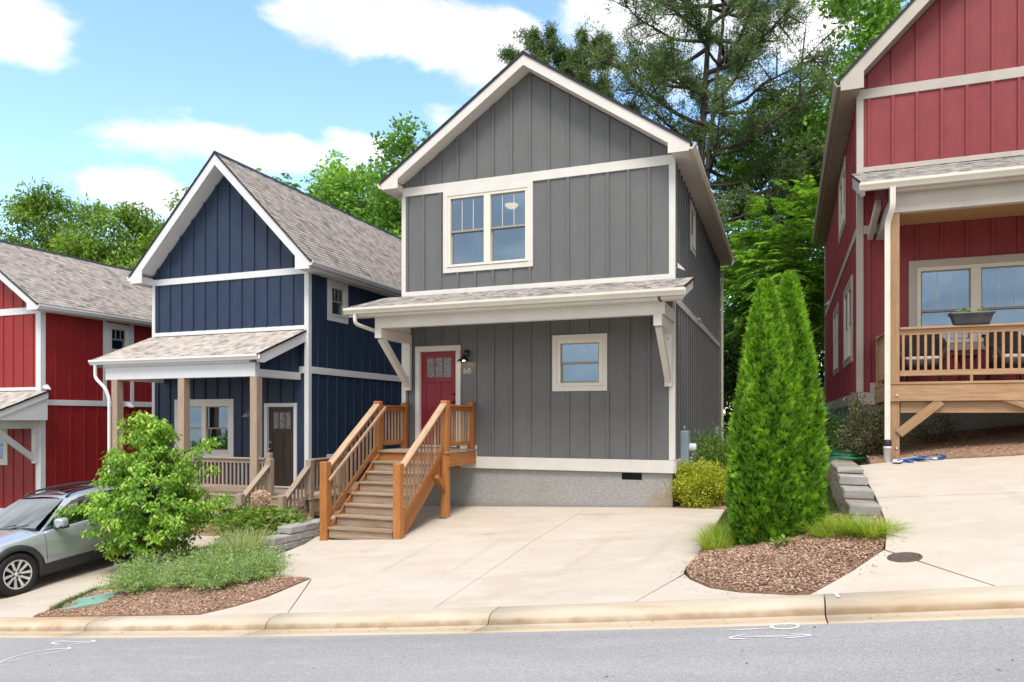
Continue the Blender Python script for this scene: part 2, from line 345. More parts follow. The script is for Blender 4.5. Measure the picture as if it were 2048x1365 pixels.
# ------------------------------------------------------------------ terrain of the sloping street
VC = -7.2
def zc(u): u = np.asarray(u, float); return np.where(u < -12, -0.135067+.126736*-12+.001568*144+(u+12)*.089, np.where(u > 8, -0.135067+.126736*8+.001568*64+(u-8)*.15, -0.135067+.126736*u+.001568*u*u))
MK = np.array([(-60, -5.0), (-19, -1.3), (-13.5, -.80), (-9.6, -.72), (-9, -.72), (-7.4, -.62), (-6.3, -.24), (-4.25, -.16), (0, 0), (1.4, .06), (2.4, .4), (3.3, .9), (60, 7)])
RK = np.array([(-60, -6), (0, .68), (3.68, 1.12), (5.58, 1.33), (60, 7.4)])
def TM(u, v): t = np.clip((v-VC)/-VC, 0, 1); return zc(u)*(1-t)+np.interp(u, MK[:, 0], MK[:, 1])*t
def TR(u, v): t = np.clip((v-VC)/-VC, 0, 1); return zc(u)*(1-t)+np.interp(u, RK[:, 0], RK[:, 1])*t
def TG(u, v):
    """natural ground: middle lots, stepping up to the right-hand lot behind the block wall"""
    k = np.clip((u-2.9)/.35, 0, 1); z = TM(u, v)*(1-k)+TR(u, v)*k
    return z+np.clip(v-2, 0, 60)*.03

def conc_details(m):
    """aggregate speckle plus a few rust and tyre stains at fixed places on the paving"""
    t = m.node_tree; b = t.nodes['Principled BSDF']; new = t.nodes.new; ln = t.links.new; col = b.inputs['Base Color'].links[0].from_socket; g = new('ShaderNodeNewGeometry').outputs['Position']
    def mul(col, fac, c):
        mx = new('ShaderNodeMix'); mx.data_type = 'RGBA'; mx.blend_type = 'MULTIPLY'; ln(fac, mx.inputs[0]); ln(col, mx.inputs[6]); mx.inputs[7].default_value = (*c, 1); return mx.outputs[2]
    n = new('ShaderNodeTexNoise'); n.inputs['Scale'].default_value = 240; n.inputs['Detail'].default_value = 2; ln(g, n.inputs['Vector']); r = new('ShaderNodeMapRange'); ln(n.outputs[0], r.inputs[0]); r.inputs[1].default_value = .35; r.inputs[2].default_value = .62; r.inputs[3].default_value = .45; r.inputs[4].default_value = 0; col = mul(col, r.outputs[0], (.72, .70, .68))
    n2 = new('ShaderNodeTexNoise'); n2.inputs['Scale'].default_value = 2.4; n2.inputs['Detail'].default_value = 8; n2.inputs['Roughness'].default_value = .65; ln(g, n2.inputs['Vector']); r = new('ShaderNodeMapRange'); ln(n2.outputs[0], r.inputs[0]); r.inputs[1].default_value = .52; r.inputs[2].default_value = .75; r.inputs[4].default_value = .55; col = mul(col, r.outputs[0], (.84, .79, .72))
    for x, y, rx, ry, rot, c, f in ((-2.65, -2.82, .28, .07, .4, (.72, .52, .30), .8), (-.2, -.12, .9, .14, 0, (.86, .66, .46), .6), (-1.2, -.9, 1.4, .18, .1, (.90, .82, .72), .6), (-3.3, -4.6, .10, 2.2, .06, (.84, .81, .78), .5), (-2.2, -4.4, .10, 2.3, .06, (.86, .83, .80), .5), (-.5, -4.6, .12, 2.2, -.05, (.86, .83, .80), .45), (.45, -4.2, .12, 2.3, -.05, (.87, .84, .81), .45), (-9.9, -5.2, 1.2, .5, .2, (.86, .82, .78), .5), (4.6, -4.6, .13, 2.4, .1, (.86, .83, .80), .45)):
        mp = new('ShaderNodeMapping'); mp.vector_type = 'TEXTURE'; mp.inputs['Location'].default_value = (x, y, 0); mp.inputs['Rotation'].default_value = (0, 0, rot); mp.inputs['Scale'].default_value = (rx, ry, 1000); ln(g, mp.inputs[0]); vl = new('ShaderNodeVectorMath'); vl.operation = 'LENGTH'; ln(mp.outputs[0], vl.inputs[0])
        ad = new('ShaderNodeMath'); ad.operation = 'MULTIPLY_ADD'; ln(n2.outputs[0], ad.inputs[0]); ad.inputs[1].default_value = 1.1; ln(vl.outputs['Value'], ad.inputs[2]); r = new('ShaderNodeMapRange'); r.interpolation_type = 'SMOOTHSTEP'; ln(ad.outputs[0], r.inputs[0]); r.inputs[1].default_value = .75; r.inputs[2].default_value = 1.5; r.inputs[3].default_value = f; r.inputs[4].default_value = 0; col = mul(col, r.outputs[0], c)
    ln(col, b.inputs['Base Color'])
conc_details(m_conc)
def streaks(m, stains, nscale=3.):
    t = m.node_tree; b = t.nodes['Principled BSDF']; new = t.nodes.new; ln = t.links.new; col = b.inputs['Base Color'].links[0].from_socket; g = new('ShaderNodeNewGeometry').outputs['Position']; n = new('ShaderNodeTexNoise'); n.inputs['Scale'].default_value = nscale; n.inputs['Detail'].default_value = 8; ln(g, n.inputs['Vector'])
    for loc, rad, c, f in stains:
        mp = new('ShaderNodeMapping'); mp.vector_type = 'TEXTURE'; mp.inputs['Location'].default_value = loc; mp.inputs['Scale'].default_value = rad; ln(g, mp.inputs[0]); vl = new('ShaderNodeVectorMath'); vl.operation = 'LENGTH'; ln(mp.outputs[0], vl.inputs[0])
        ad = new('ShaderNodeMath'); ad.operation = 'MULTIPLY_ADD'; ln(n.outputs[0], ad.inputs[0]); ad.inputs[1].default_value = 1.4; ln(vl.outputs['Value'], ad.inputs[2]); r = new('ShaderNodeMapRange'); r.interpolation_type = 'SMOOTHSTEP'; ln(ad.outputs[0], r.inputs[0]); r.inputs[1].default_value = .7; r.inputs[2].default_value = 1.8; r.inputs[3].default_value = f; r.inputs[4].default_value = 0
        mx = new('ShaderNodeMix'); mx.data_type = 'RGBA'; mx.blend_type = 'MULTIPLY'; ln(r.outputs[0], mx.inputs[0]); ln(col, mx.inputs[6]); mx.inputs[7].default_value = (*c, 1); col = mx.outputs[2]
    ln(col, b.inputs['Base Color'])
streaks(m_kerb, [((0, -7.535, 0), (900, .035, 900), (.50, .38, .27), .85), ((0, -7.76, 0), (900, .24, 900), (1.0, .88, .70), .75), ((-6.9, -7.3, 0), (1.6, .25, 900), (.90, .66, .40), .8), ((0, -7.21, 0), (900, .02, 900), (.6, .5, .42), .6)], 4.)
streaks(m_stucco, [((-.1, 0, -.05), (.55, .4, .6), (.92, .68, .46), .75), ((-3, 0, -.12), (5, .4, .16), (.88, .80, .68), .6), ((-2.6, 0, .3), (.4, .4, .5), (.90, .86, .80), .5), ((3.3, 2, .8), (.4, 3, .35), (.9, .78, .62), .6)], 3.)
streaks(m_asph, [((-2, -8.1, 0), (6, .16, 900), (.86, .84, .82), .6), ((1, -9.0, 0), (9, .28, 900), (1.1, 1.1, 1.1), .5), ((-5, -9.6, 0), (5, .3, 900), (.90, .90, .90), .6), ((3, -10.6, 0), (8, .5, 900), (.9, .9, .9), .5)], 1.3)
# ------------------------------------------------------------------ the setting
m_soil = M('pine_straw_soil', (.34, .215, .145), (.26, .16, .105), scale=9, coord='World', rough=.95, bump=1, bscale=40, c3=(.34, .22, .145), s3=28, f3=.6)
def soil_grass():
    m = M('leaf_litter_and_grass', (.06, .085, .022), (.085, .06, .032), scale=.7, coord='World', rough=.95, bump=1, bscale=30, c3=(.12, .075, .04), s3=5, f3=.5); return m
m_ground = soil_grass()
def heightfield(name, us, vs, T, mat, dz=0.):
    U, Vv = np.meshgrid(us, vs, indexing='ij'); Z = T(U, Vv)+dz; n, m = U.shape
    V = np.stack([U, Vv, Z], -1).reshape(-1, 3); I = np.arange(n*m).reshape(n, m)
    F = np.stack([I[:-1, :-1], I[1:, :-1], I[1:, 1:], I[:-1, 1:]], -1).reshape(-1, 4)
    o = tri_soup(name, None, mat, V, F, np.zeros(len(V))); smooth(o.data); return o
us = np.unique(np.concatenate([np.linspace(-160, -24, 18), np.arange(-24, 14, .25), np.linspace(14, 160, 20)]))
vs = np.unique(np.concatenate([np.linspace(VC-.02, 2, 32), np.linspace(2, 30, 24), np.linspace(30, 260, 14)]))
g = struct(heightfield('ground', us, vs, TG, m_ground, -.06))
ss = np.unique(np.concatenate([np.linspace(-160, -24, 18), np.arange(-24, 14, .5), np.linspace(14, 160, 20)]))
def TS(u, v): return zc(u)-.058+.02*np.clip(-7.95-v, 0, 3.5)-.02*np.clip(-11.6-v, 0, 6)
st = struct(heightfield('street', ss, np.array([-7.93, -8.3, -9, -10, -11, -12, -14, -16, -18]), TS, m_asph))
verge = struct(heightfield('far_verge', ss, np.array([-18, -19, -24, -40, -120]), lambda u, v: zc(u)-.05+.0*v, m_ground))
# rolled kerb and gutter in cast segments with open joints
kerb = struct(heightfield('kerb_and_gutter', np.arange(-40, 30.1, .5), np.array([VC-.02, -7.5, -7.62, -7.95]), lambda u, v: zc(u)-.13-.06*(v < -7.4), m_joint))
PROF = [(-7.205, -.14), (-7.205, .0), (-7.215, .010), (-7.23, .014), (-7.40, .012), (-7.45, .004), (-7.49, -.018), (-7.515, -.052), (-7.525, -.082), (-7.535, -.090), (-7.60, -.088), (-7.80, -.072), (-7.94, -.055), (-7.94, -.2)]
def kerb_segment(a, b):
    xs = np.linspace(a+.006, b-.006, 5); V = []; k = len(PROF)
    for x in xs:
        for v, z in PROF: V.append((x, v, float(zc(x))+z))
    F = [[i*k+j, (i+1)*k+j, (i+1)*k+j+1, i*k+j+1] for i in range(4) for j in range(k-1)]+[list(range(k)), [4*k+j for j in range(k)][::-1]]
    c = np.mean(V, 0); o = link('kerb_segment', mesh('kerb_segment', np.array(V)-c, F), m_kerb, kerb, c)
    for p in o.data.polygons: p.use_smooth = len(p.vertices) == 4
JO = [2.33+3.43*k for k in range(-10, 8)]
JO = [-.72 if abs(x+1.1) < .01 else x for x in JO]; JO = [-3.42 if abs(x+4.53) < .01 else x for x in JO]; JO = [-6.2 if abs(x+7.96) < .01 else x for x in JO]
for a, b in zip(JO[:-1], JO[1:]): kerb_segment(a, b)

def slab(name, parent, mat, poly, T, dz=0., th=.11, step=.45, bulge=0.):
    bm = bmesh.new(); bm.faces.new([bm.verts.new((x, y, 0)) for x, y in poly])
    P = np.array(poly)
    for ax in (0, 1):
        for s in np.arange(P[:, ax].min()+step*.7, P[:, ax].max()-.1, step):
            no = [0, 0, 0]; no[ax] = 1; co = [0, 0, 0]; co[ax] = s
            bmesh.ops.bisect_plane(bm, geom=bm.verts[:]+bm.edges[:]+bm.faces[:], plane_co=co, plane_no=no)
    bmesh.ops.recalc_face_normals(bm, faces=bm.faces)
    for f in bm.faces:
        if f.normal.z < 0: f.normal_flip()
    ex = bmesh.ops.extrude_face_region(bm, geom=bm.faces[:]); top = [v for v in ex['geom'] if isinstance(v, bmesh.types.BMVert)]
    tops = set(top)
    c = (float(P[:, 0].mean()), float(P[:, 1].mean())); cz = float(T(*c))
    for v in bm.verts:
        z = float(T(v.co.x, v.co.y))
        v.co = (v.co.x-c[0], v.co.y-c[1], z+(dz if v in tops else -th)-cz)
    bmesh.ops.recalc_face_normals(bm, faces=bm.faces)
    me = bpy.data.meshes.new(name); bm.to_mesh(me); bm.free()
    return link(name, me, mat, parent, (c[0], c[1], cz))
# middle driveway: joints run along x = -4.35, -1.6 and y = -3.4
J = .004
dm = struct(slab('driveway', None, m_joint, [(-6.0, -3.0), (-6.0, -.1), (.85, -.3), (.9, -4.8), (.88, -6.0), (1.2, -6.8), (1.6, -7.1), (-4.5, -7.1), (-4.12, -5.5), (-5.7, -4.5)], TM, -.03, .12))
y1, y0 = -3.43, VC+.012
for poly in (
    [(-4.36+J, -.02), (-1.66-J, -.02), (-1.66-J, y1+J), (-4.36+J, y1+J)],
    [(-1.66+J, -.02), (0, -.02), (.97, -.3), (.98, y1+J), (-1.66+J, y1+J)],
    [(-6.15, -.02), (-4.36-J, -.02), (-4.36-J, y1+J), (-5.95, y1+J), (-6.1, -2.9)],
    [(-4.36+J, y1-J), (-1.66-J, y1-J), (-1.5-J, y0), (-3.38+J, y0), (-4.2+J, -5.6)],
    [(-1.66+J, y1-J), (.98, y1-J), (.99, -4.8), (.945, -5.7), (.96, -5.98), (.66-J, y0), (-1.5+J, y0)],
    [(-5.95, y1-J), (-4.36-J, y1-J), (-4.18-J, -5.62), (-4.80, -5.60), (-5.70, -4.80), (-5.95, -4.3)],
    [(-4.20-J, -5.63), (-3.385-J, y0), (-4.70, y0), (-4.45, -6.9), (-4.25, -6.5)],
    [(.98, -6.0), (1.07, -6.27), (1.32, -6.72), (1.62, -6.98), (2.1, y0), (.662+J, y0)],
): slab('concrete_slab', dm, m_conc, poly, TM)
# right-hand driveway
dr = struct(slab('driveway', None, m_joint, [(3.2, -4.9), (3.3, -1.5), (12, -1.5), (12, -7.12), (2.6, -7.1), (3.0, -6.0)], TR, -.03, .12))
for poly in (
    [(3.13, -3.53+J), (8.6-J, -4.75+J), (8.6-J, -1.35), (5.2, -1.35), (3.6, -.98), (3.13, -1.05), (3.13, -2.3)],
    [(3.13, -3.54-J), (8.6-J, -4.76-J), (8.6-J, y0), (3.632+J, y0), (2.96, -5.93), (3.06, -5.2), (3.10, -4.7)],
    [(2.94, -5.95-J), (3.62-J, y0), (2.22, y0), (2.60, -6.6)],
    [(8.6+J, -4.77), (12, -5.4), (12, y0), (8.6+J, y0)],
    [(8.6+J, -4.75), (12, -5.38), (12, -1.35), (8.6+J, -1.35)],
): slab('concrete_slab', dr, m_conc, poly, TR)
# left-hand driveway with the path to the navy house
dl = struct(slab('driveway', None, m_joint, [(-7.8, -7.1), (-8.5, -5.0), (-9.2, -3.2), (-9.0, -2.1), (-14.3, -2.1), (-14.3, -7.1)], TM, -.03, .12))
for poly in (
    [(-7.62, y0), (-8.06, -5.78), (-8.3, -5.02), (-8.45, -4.6+J), (-11.6+J, -4.6+J), (-11.6+J, y0)],
    [(-8.46, -4.6-J+.02), (-8.75, -4.1), (-9.05, -3.3), (-8.7, -2.7), (-7.8, -2.35), (-7.7, -1.75), (-11.6+J, -1.75), (-11.6+J, -4.6+2*J)],
    [(-11.6-J, y0), (-11.6-J, -4.6+J), (-14.4, -4.6+J), (-14.4, y0)],
    [(-11.6-J, -4.6+2*J), (-11.6-J, -1.75), (-14.4, -1.75), (-14.4, -4.6+2*J)],
): slab('concrete_slab', dl, m_conc, poly, TM)
# mulch beds, mounded a little
BED_L = [(-7.62, -7.17), (-7.62, -6.98), (-8.06, -5.74), (-8.3, -4.98), (-8.72, -4.1), (-9.02, -3.3), (-8.68, -2.76), (-7.75, -2.42), (-6.9, -2.6), (-6.45, -3.2), (-6.2, -4.1), (-5.95, -4.32), (-5.72, -4.80), (-4.82, -5.59), (-4.22, -5.63), (-4.28, -6.5), (-4.47, -6.9), (-4.72, -7.17), (-7.3, -7.17)]
BED_R = [(.99, -4.0), (1.0, -4.81), (.955, -5.72), (1.08, -6.25), (1.33, -6.70), (1.63, -6.96), (2.14, -7.16), (2.24, -7.12), (2.61, -6.58), (2.95, -5.76), (3.085, -5.17), (3.10, -4.4), (2.7, -3.4)]
def inside(poly, x, y):
    P = np.array(poly); r = np.zeros(len(x), bool); j = len(P)-1
    for i in range(len(P)):
        c = ((P[i, 1] > y) != (P[j, 1] > y)) & (x < (P[j, 0]-P[i, 0])*(y-P[i, 1])/(P[j, 1]-P[i, 1]+1e-12)+P[i, 0]); r ^= c; j = i
    return r
def edge_dist(poly, x, y):
    P = np.array(poly); d = np.full(np.shape(x), 9.)
    for i in range(len(P)):
        a = P[i-1]; b = P[i]; ab = b-a; t = np.clip(((x-a[0])*ab[0]+(y-a[1])*ab[1])/(ab@ab), 0, 1)
        d = np.minimum(d, np.hypot(x-a[0]-t*ab[0], y-a[1]-t*ab[1]))
    return d
def bedz(poly):
    def f(u, v):
        u = np.asarray(u, float); v = np.asarray(v, float); d = edge_dist(poly, u, v)
        return TG(u, v)+.015+.09*(1-np.exp(-d/.25))+.012*np.sin(u*7+v*5)*np.minimum(d*4, 1)
    return f
m_chip = attr_mat('shredded_bark_mulch', [(0, (.20, .11, .07)), (.45, (.37, .225, .15)), (.75, (.50, .34, .245)), (1, (.64, .51, .41))], rough=.9)
def chips(name, parent, poly, T, n, smin=.010, smax=.036):
    P = np.array(poly); x = rng.uniform(P[:, 0].min(), P[:, 0].max(), n*3); y = rng.uniform(P[:, 1].min(), P[:, 1].max(), n*3)
    k = inside(poly, x, y); x = x[k][:n]; y = y[k][:n]; n = len(x); z = T(x, y)+rng.uniform(0, .016, n)
    ln = rng.uniform(smin, smax, n)*rng.uniform(.5, 1, n); wd = rng.uniform(.004, .012, n); a = rng.uniform(0, 6.28, n); tl = rng.normal(0, .35, n)
    d = np.stack([np.cos(a)*np.cos(tl), np.sin(a)*np.cos(tl), np.sin(tl)], 1); s = np.stack([-np.sin(a), np.cos(a), rng.normal(0, .3, n)], 1)
    c = np.stack([x, y, z], 1); A = d*ln[:, None]/2; B = s*wd[:, None]
    V = np.stack([c-A-B, c+A-B*.6, c+A*.9+B, c-A+B*.7], 1).reshape(-1, 3); F = np.arange(4*n).reshape(n, 4)
    return stuff(tri_soup(name, parent, m_chip, V, F, np.repeat(np.clip(rng.normal(.5, .26, n), 0, 1), 4)))
for poly, n in ((BED_L, 44000), (BED_R, 40000)):
    b = struct(slab('mulch_bed', None, m_soil, poly, bedz(poly), 0, .12, step=.22))
    chips('wood_chips', b, poly, bedz(poly), n)
BED_P = [(3.3, -1.02), (3.62, -.95), (5.2, -1.32), (9, -1.32), (9.3, 1.1), (3.3, 1.1)]
def porchz(u, v): return TR(u, np.minimum(v, -1.0))+.02+.13*np.clip(v+1.2, 0, 2.4)
b = struct(slab('mulch_bed', None, m_soil, BED_P, porchz, 0, .15, step=.4)); chips('wood_chips', b, BED_P, porchz, 14000)
BED_S = [(-.02, .1), (.97, -.25), (2.2, .4), (2.6, 4), (.0, 5)]
b = struct(slab('mulch_bed', None, m_soil, BED_S, TG, .0, .12, step=.4)); chips('wood_chips', b, BED_S, TG, 6000)
BED_N = [(-14.2, -1.7), (-7.9, -1.72), (-7.6, -2.2), (-6.7, -2.5), (-6.4, -1), (-6.2, 4), (-9, 4), (-9, -.6), (-14.2, -.6)]
b = struct(slab('mulch_bed', None, m_soil, BED_N, TG, .0, .12, step=.4)); chips('wood_chips', b, BED_N, TG, 6000)
# white utility-locating paint on the asphalt
def stroke(parent, name, pts, wd):
    P = np.array(pts, float); V = []; n = len(P)
    for i in range(n):
        t = P[min(i+1, n-1)]-P[max(i-1, 0)]; t /= np.hypot(*t)+1e-9; s = np.array([-t[1], t[0]])*wd/2*(1 if 0 < i < n-1 else .5)
        for q in (P[i]-s, P[i]+s): V.append((q[0], q[1], float(TS(q[0], q[1]))+.005))
    F = [[2*i, 2*i+2, 2*i+3, 2*i+1] for i in range(n-1)]
    return link(name, mesh(name, V, F), m_paint, parent)
def arcpts(cx, cy, rx, ry, a0, a1, n=24): return [(cx+rx*math.cos(R(a0+(a1-a0)*i/(n-1))), cy+ry*math.sin(R(a0+(a1-a0)*i/(n-1)))) for i in range(n)]
def quad(p, q, r_, n=10): return [tuple((1-t)**2*np.array(p)+2*t*(1-t)*np.array(q)+t*t*np.array(r_)) for t in np.linspace(0, 1, n)]
mk = thing('road_marking', 'white spray-painted circle on a line above a double arrow on the asphalt', 'road marking', (1.9, -8.1, 0))
stroke(mk, 'circle', arcpts(2.015, -7.99, .10, .085, 0, 360), .028); stroke(mk, 'line', [(1.58, -8.065), (1.75, -8.055), (1.92, -8.04)], .026)
stroke(mk, 'arrow', quad((1.73, -8.215), (1.50, -8.33), (1.75, -8.345))+[], .024); stroke(mk, 'arrow', quad((2.05, -8.235), (2.36, -8.28), (1.99, -8.35)), .024); stroke(mk, 'line', [(1.70, -8.275), (1.9, -8.285), (2.12, -8.295)], .026)
mk = thing('road_marking', 'white spray-painted double arrow on the asphalt near the left kerb', 'road marking', (-5.6, -8.3, 0))
stroke(mk, 'arrow', quad((-5.74, -8.07), (-6.12, -8.16), (-5.70, -8.24)), .032); stroke(mk, 'line', [(-5.86, -8.15), (-5.6, -8.14), (-5.34, -8.12)], .032); stroke(mk, 'arrow', quad((-5.5, -8.22), (-5.15, -8.13), (-5.42, -8.07)), .032)
mk = thing('road_marking', 'long white spray-painted arrow curving to the left edge of the street', 'road marking', (-5.6, -8.5, 0))
stroke(mk, 'line', quad((-5.62, -9.05), (-5.95, -8.38), (-5.30, -8.42), 14), .026); stroke(mk, 'arrow', quad((-5.42, -8.36), (-5.14, -8.43), (-5.50, -8.66)), .024); stroke(mk, 'arrow', [(-5.66, -8.95), (-5.55, -8.84), (-5.52, -8.74)], .022)
tag(stroke(None, 'paint_mark', [(2.42, -7.24), (2.44, -7.40)], .06), 'short white paint mark on the kerb beside the right joint', 'paint mark').location.z += .075
tag(stroke(None, 'paint_mark', [(-6.02, -7.26), (-6.05, -7.42)], .04), 'short white paint mark on the kerb beside the mulch bed', 'paint mark').location.z += .078

# stray bark, leaf bits and grit on the paving
def litter(name, poly, n, T, dz, label):
    P = np.array(poly); x = rng.uniform(P[:, 0].min(), P[:, 0].max(), n*3); y = rng.uniform(P[:, 1].min(), P[:, 1].max(), n*3); k = inside(poly, x, y); x = x[k][:n]; y = y[k][:n]; n = len(x); a = rng.uniform(0, 6.28, n); ln = rng.uniform(.01, .035, n); wd = rng.uniform(.004, .012, n)
    d = np.stack([np.cos(a), np.sin(a), rng.uniform(0, .25, n)], 1)*ln[:, None]; s_ = np.stack([-np.sin(a), np.cos(a), rng.uniform(-.2, .2, n)], 1)*wd[:, None]; c = np.stack([x, y, T(x, y)+dz], 1)
    V = np.stack([c, c+d*.5+s_, c+d, c+d*.5-s_], 1).reshape(-1, 3); o = stuff(tri_soup(name, None, m_chip, V, np.arange(4*n).reshape(n, 4), np.repeat(np.clip(rng.normal(.25, .2, n), 0, 1), 4))); o['label'] = label; o['category'] = 'debris'
def bandpoly(poly, w_): 
    P = np.array(poly); c = P.mean(0); return [tuple(c+(p-c)*(1+w_/np.linalg.norm(p-c))) for p in P]
litter('stray_bark', bandpoly(BED_R, .22), 900, lambda u, v: np.maximum(TM(u, v), np.where(u > 2.6, TR(u, v), -9)), .006, 'stray bark bits around the right mulch bed')
litter('leaf_bits', [(-4.3, -7.1), (.9, -7.1), (.9, -.2), (-4.2, -.2)], 60, TM, .006, 'few leaf bits on the middle driveway'); litter('gutter_debris', [(-9, -7.95), (4.5, -7.95), (4.5, -7.6), (-9, -7.6)], 260, lambda u, v: zc(u)-.076, .006, 'grit and leaf bits in the gutter'); litter('road_bits', [(-6, -9.3), (3.4, -9.3), (4, -8), (-7, -8)], 45, TS, .006, 'few twigs and leaf bits on the asphalt')
# ------------------------------------------------------------------ house building kit
def FX(face, base):
    if face == 'front': return lambda a0, a1, d0, d1, z0, z1: ((a0, a1), (base-d1, base-d0), (z0, z1))
    if face == 'right': return lambda a0, a1, d0, d1, z0, z1: ((base+d0, base+d1), (a0, a1), (z0, z1))
    return lambda a0, a1, d0, d1, z0, z1: ((base-d1, base-d0), (a0, a1), (z0, z1))
def fpt(face, base, a, d, z): return {'front': (a, base-d, z), 'right': (base+d, a, z), 'left': (base-d, a, z)}[face]
def wall(name, parent, mat, face, base, poly, holes=(), th=.12):
    bm = bmesh.new(); bm.faces.new([bm.verts.new((a, 0, z)) for a, z in poly])
    for h in holes:
        for ax, s in ((0, h[0]), (0, h[1]), (2, h[2]), (2, h[3])):
            no = [0, 0, 0]; no[ax] = 1; co = [0, 0, 0]; co[ax] = s
            bmesh.ops.bisect_plane(bm, geom=bm.verts[:]+bm.edges[:]+bm.faces[:], plane_co=co, plane_no=no)
    kill = []
    for f in bm.faces:
        c = f.calc_center_median()
        if any(h[0] < c.x < h[1] and h[2] < c.z < h[3] for h in holes): kill.append(f)
    bmesh.ops.delete(bm, geom=kill, context='FACES')
    ex = bmesh.ops.extrude_face_region(bm, geom=bm.faces[:])
    for v in ex['geom']:
        if isinstance(v, bmesh.types.BMVert): v.co.y = -th
    P = np.array(poly); c = fpt(face, base, float(P[:, 0].mean()), 0, float(P[:, 1].min()))
    for v in bm.verts:
        w_ = fpt(face, base, v.co.x, v.co.y, v.co.z); v.co = Vector(w_)-Vector(c)
    bmesh.ops.recalc_face_normals(bm, faces=bm.faces)
    me = bpy.data.meshes.new(name); bm.to_mesh(me); bm.free(); return link(name, me, mat, parent, c)
def battens(parent, mat, face, base, avals, z0, ztop, skips=(), wd=.056, d=.03):
    for a in avals:
        zt = ztop(a) if callable(ztop) else ztop; segs = [(z0, zt)]
        for s in skips:
            if s[0]-wd/2 < a < s[1]+wd/2:
                ns = []
                for p, q in segs:
                    if s[2] > p: ns.append((p, min(q, s[2])))
                    if s[3] < q: ns.append((max(p, s[3]), q))
                segs = ns
        for p, q in segs:
            if q-p > .05: box('batten', parent, mat, *FX(face, base)(a-wd/2, a+wd/2, -.002, d, p, q))
def trim(parent, mat, face, base, a0, a1, z0, z1, d=.03, name='trim_board'): return box(name, parent, mat, *FX(face, base)(a0, a1, -.003, d, z0, z1))
def ring(f, a0, a1, z0, z1, wd, d0, d1):
    return [f(a0, a1, d0, d1, z1-wd, z1), f(a0, a1, d0, d1, z0, z0+wd), f(a0, a0+wd, d0, d1, z0+wd, z1-wd), f(a1-wd, a1, d0, d1, z0+wd, z1-wd)]
def window(parent, face, base, a0, a1, z0, z1, cw=.10, fw=.055, units=1, lites=3, m_case=None, m_frame=None, blind=None, meet=.5, mull=.13, sash=m_taupe):
    """double-hung window: casing board ring > vinyl frame, sashes, panes, grille bars"""
    f = FX(face, base); ai, bi, zi, zj = a0+cw, a1-cw, z0+cw, z1-cw
    win = merged('window', parent, m_case, ring(f, a0, a1, z0, z1, cw, -.004, .034))
    fr = ring(f, ai, bi, zi, zj, fw, -.10, .022)
    uw = (bi-ai-2*fw-(units-1)*mull)/units
    for k in range(1, units): s = ai+fw+k*uw+(k-1)*mull; fr.append(f(s, s+mull, -.10, .024, zi+fw, zj-fw))
    merged('window_frame', win, m_frame, fr); box('sill', win, m_frame, *f(ai-.015, bi+.015, .024, .05, zi+.004, zi+.035))
    for k in range(units):
        s0 = ai+fw+k*(uw+mull); s1 = s0+uw; b0 = zi+fw; b1 = zj-fw; mz = b0+(b1-b0)*meet
        merged('sash', win, sash, ring(f, s0, s1, mz, b1, .022, -.045, -.012)+ring(f, s0, s1, b0, mz+.03, .028, -.085, -.05)+[f(s0, s1, -.085, -.008, mz-.018, mz+.022)])
        box('pane', win, m_glass, *f(s0+.02, s1-.02, -.034, -.028, mz+.02, b1-.02), bev=.0005)
        box('pane', win, m_glass, *f(s0+.025, s1-.025, -.072, -.066, b0+.025, mz), bev=.0005)
        for j in range(1, lites):
            x = s0+(s1-s0)*j/lites; box('grille_bar', win, m_vinyl, *f(x-.006, x+.006, -.027, -.020, mz+.022, b1-.022), bev=.001)
        if blind: box('curtain', win, blind, *f(s0-.05, s1+.05, -.20, -.18, b0-.05, b1+.02))
    return (ai+.004, bi-.004, zi+.004, zj-.004)
m_curtain = M('sheer_curtain', (.17, .22, .20), (.11, .15, .14), scale=1.2, stretch=(20, 20, .3), coord='World', rough=.9)
m_shade = M('window_shade', (.34, .42, .52), (.28, .36, .46), scale=2, coord='World', rough=.9)
def shingles(name, parent, mat, o, a, b, La, Sb, expo=.14, wmin=.11, wmax=.21):
    o = np.array(o, float); a = np.array(a, float); b = np.array(b, float); a /= np.linalg.norm(a); b /= np.linalg.norm(b); n = np.cross(a, b)
    if n[2] < 0: n = -n
    V = []; tint = []
    for i in range(int(Sb/expo)+1):
        w_ = rng.uniform(wmin, wmax, int(La/wmin)+2); x = np.concatenate([[0], np.cumsum(w_)]); x = x+rng.uniform(-wmax, 0); x = np.clip(x, 0, La); keep = np.diff(x) > .01
        x0 = x[:-1][keep]; x1 = x[1:][keep]-.002; m_ = len(x0); th = np.where(rng.random(m_) < .5, .003, .008)+rng.uniform(0, .002, m_)
        s0 = i*expo-.01+rng.uniform(-.004, .004, m_); s1 = np.minimum((i+1)*expo+.02, Sb); s0 = np.minimum(s0, Sb-.01)
        def pt(x_, s_, h): return o+np.outer(x_, a)+np.outer(np.broadcast_to(s_, x_.shape), b)+np.outer(np.broadcast_to(h, x_.shape), n)
        V.append(np.stack([pt(x0, s0, th+.004), pt(x1, s0, th+.004), pt(x1, s1, .004), pt(x0, s1, .004), pt(x0, s0, -.002), pt(x1, s0, -.002)], 1).reshape(-1, 3))
        bl = .66+.04*np.sin(x0*1.3+i*.7)+rng.normal(0, .12, m_)-.32*(rng.random(m_) < .30); tint.append(np.repeat(np.clip(bl, 0, 1), 6))
    V = np.concatenate(V); k = np.arange(len(V)//6)*6
    F = np.concatenate([np.stack([k, k+1, k+2, k+3], 1), np.stack([k+4, k+5, k+1, k], 1)])
    return stuff(tri_soup(name, parent, mat, V, F, np.concatenate(tint), loc=tuple(o)))
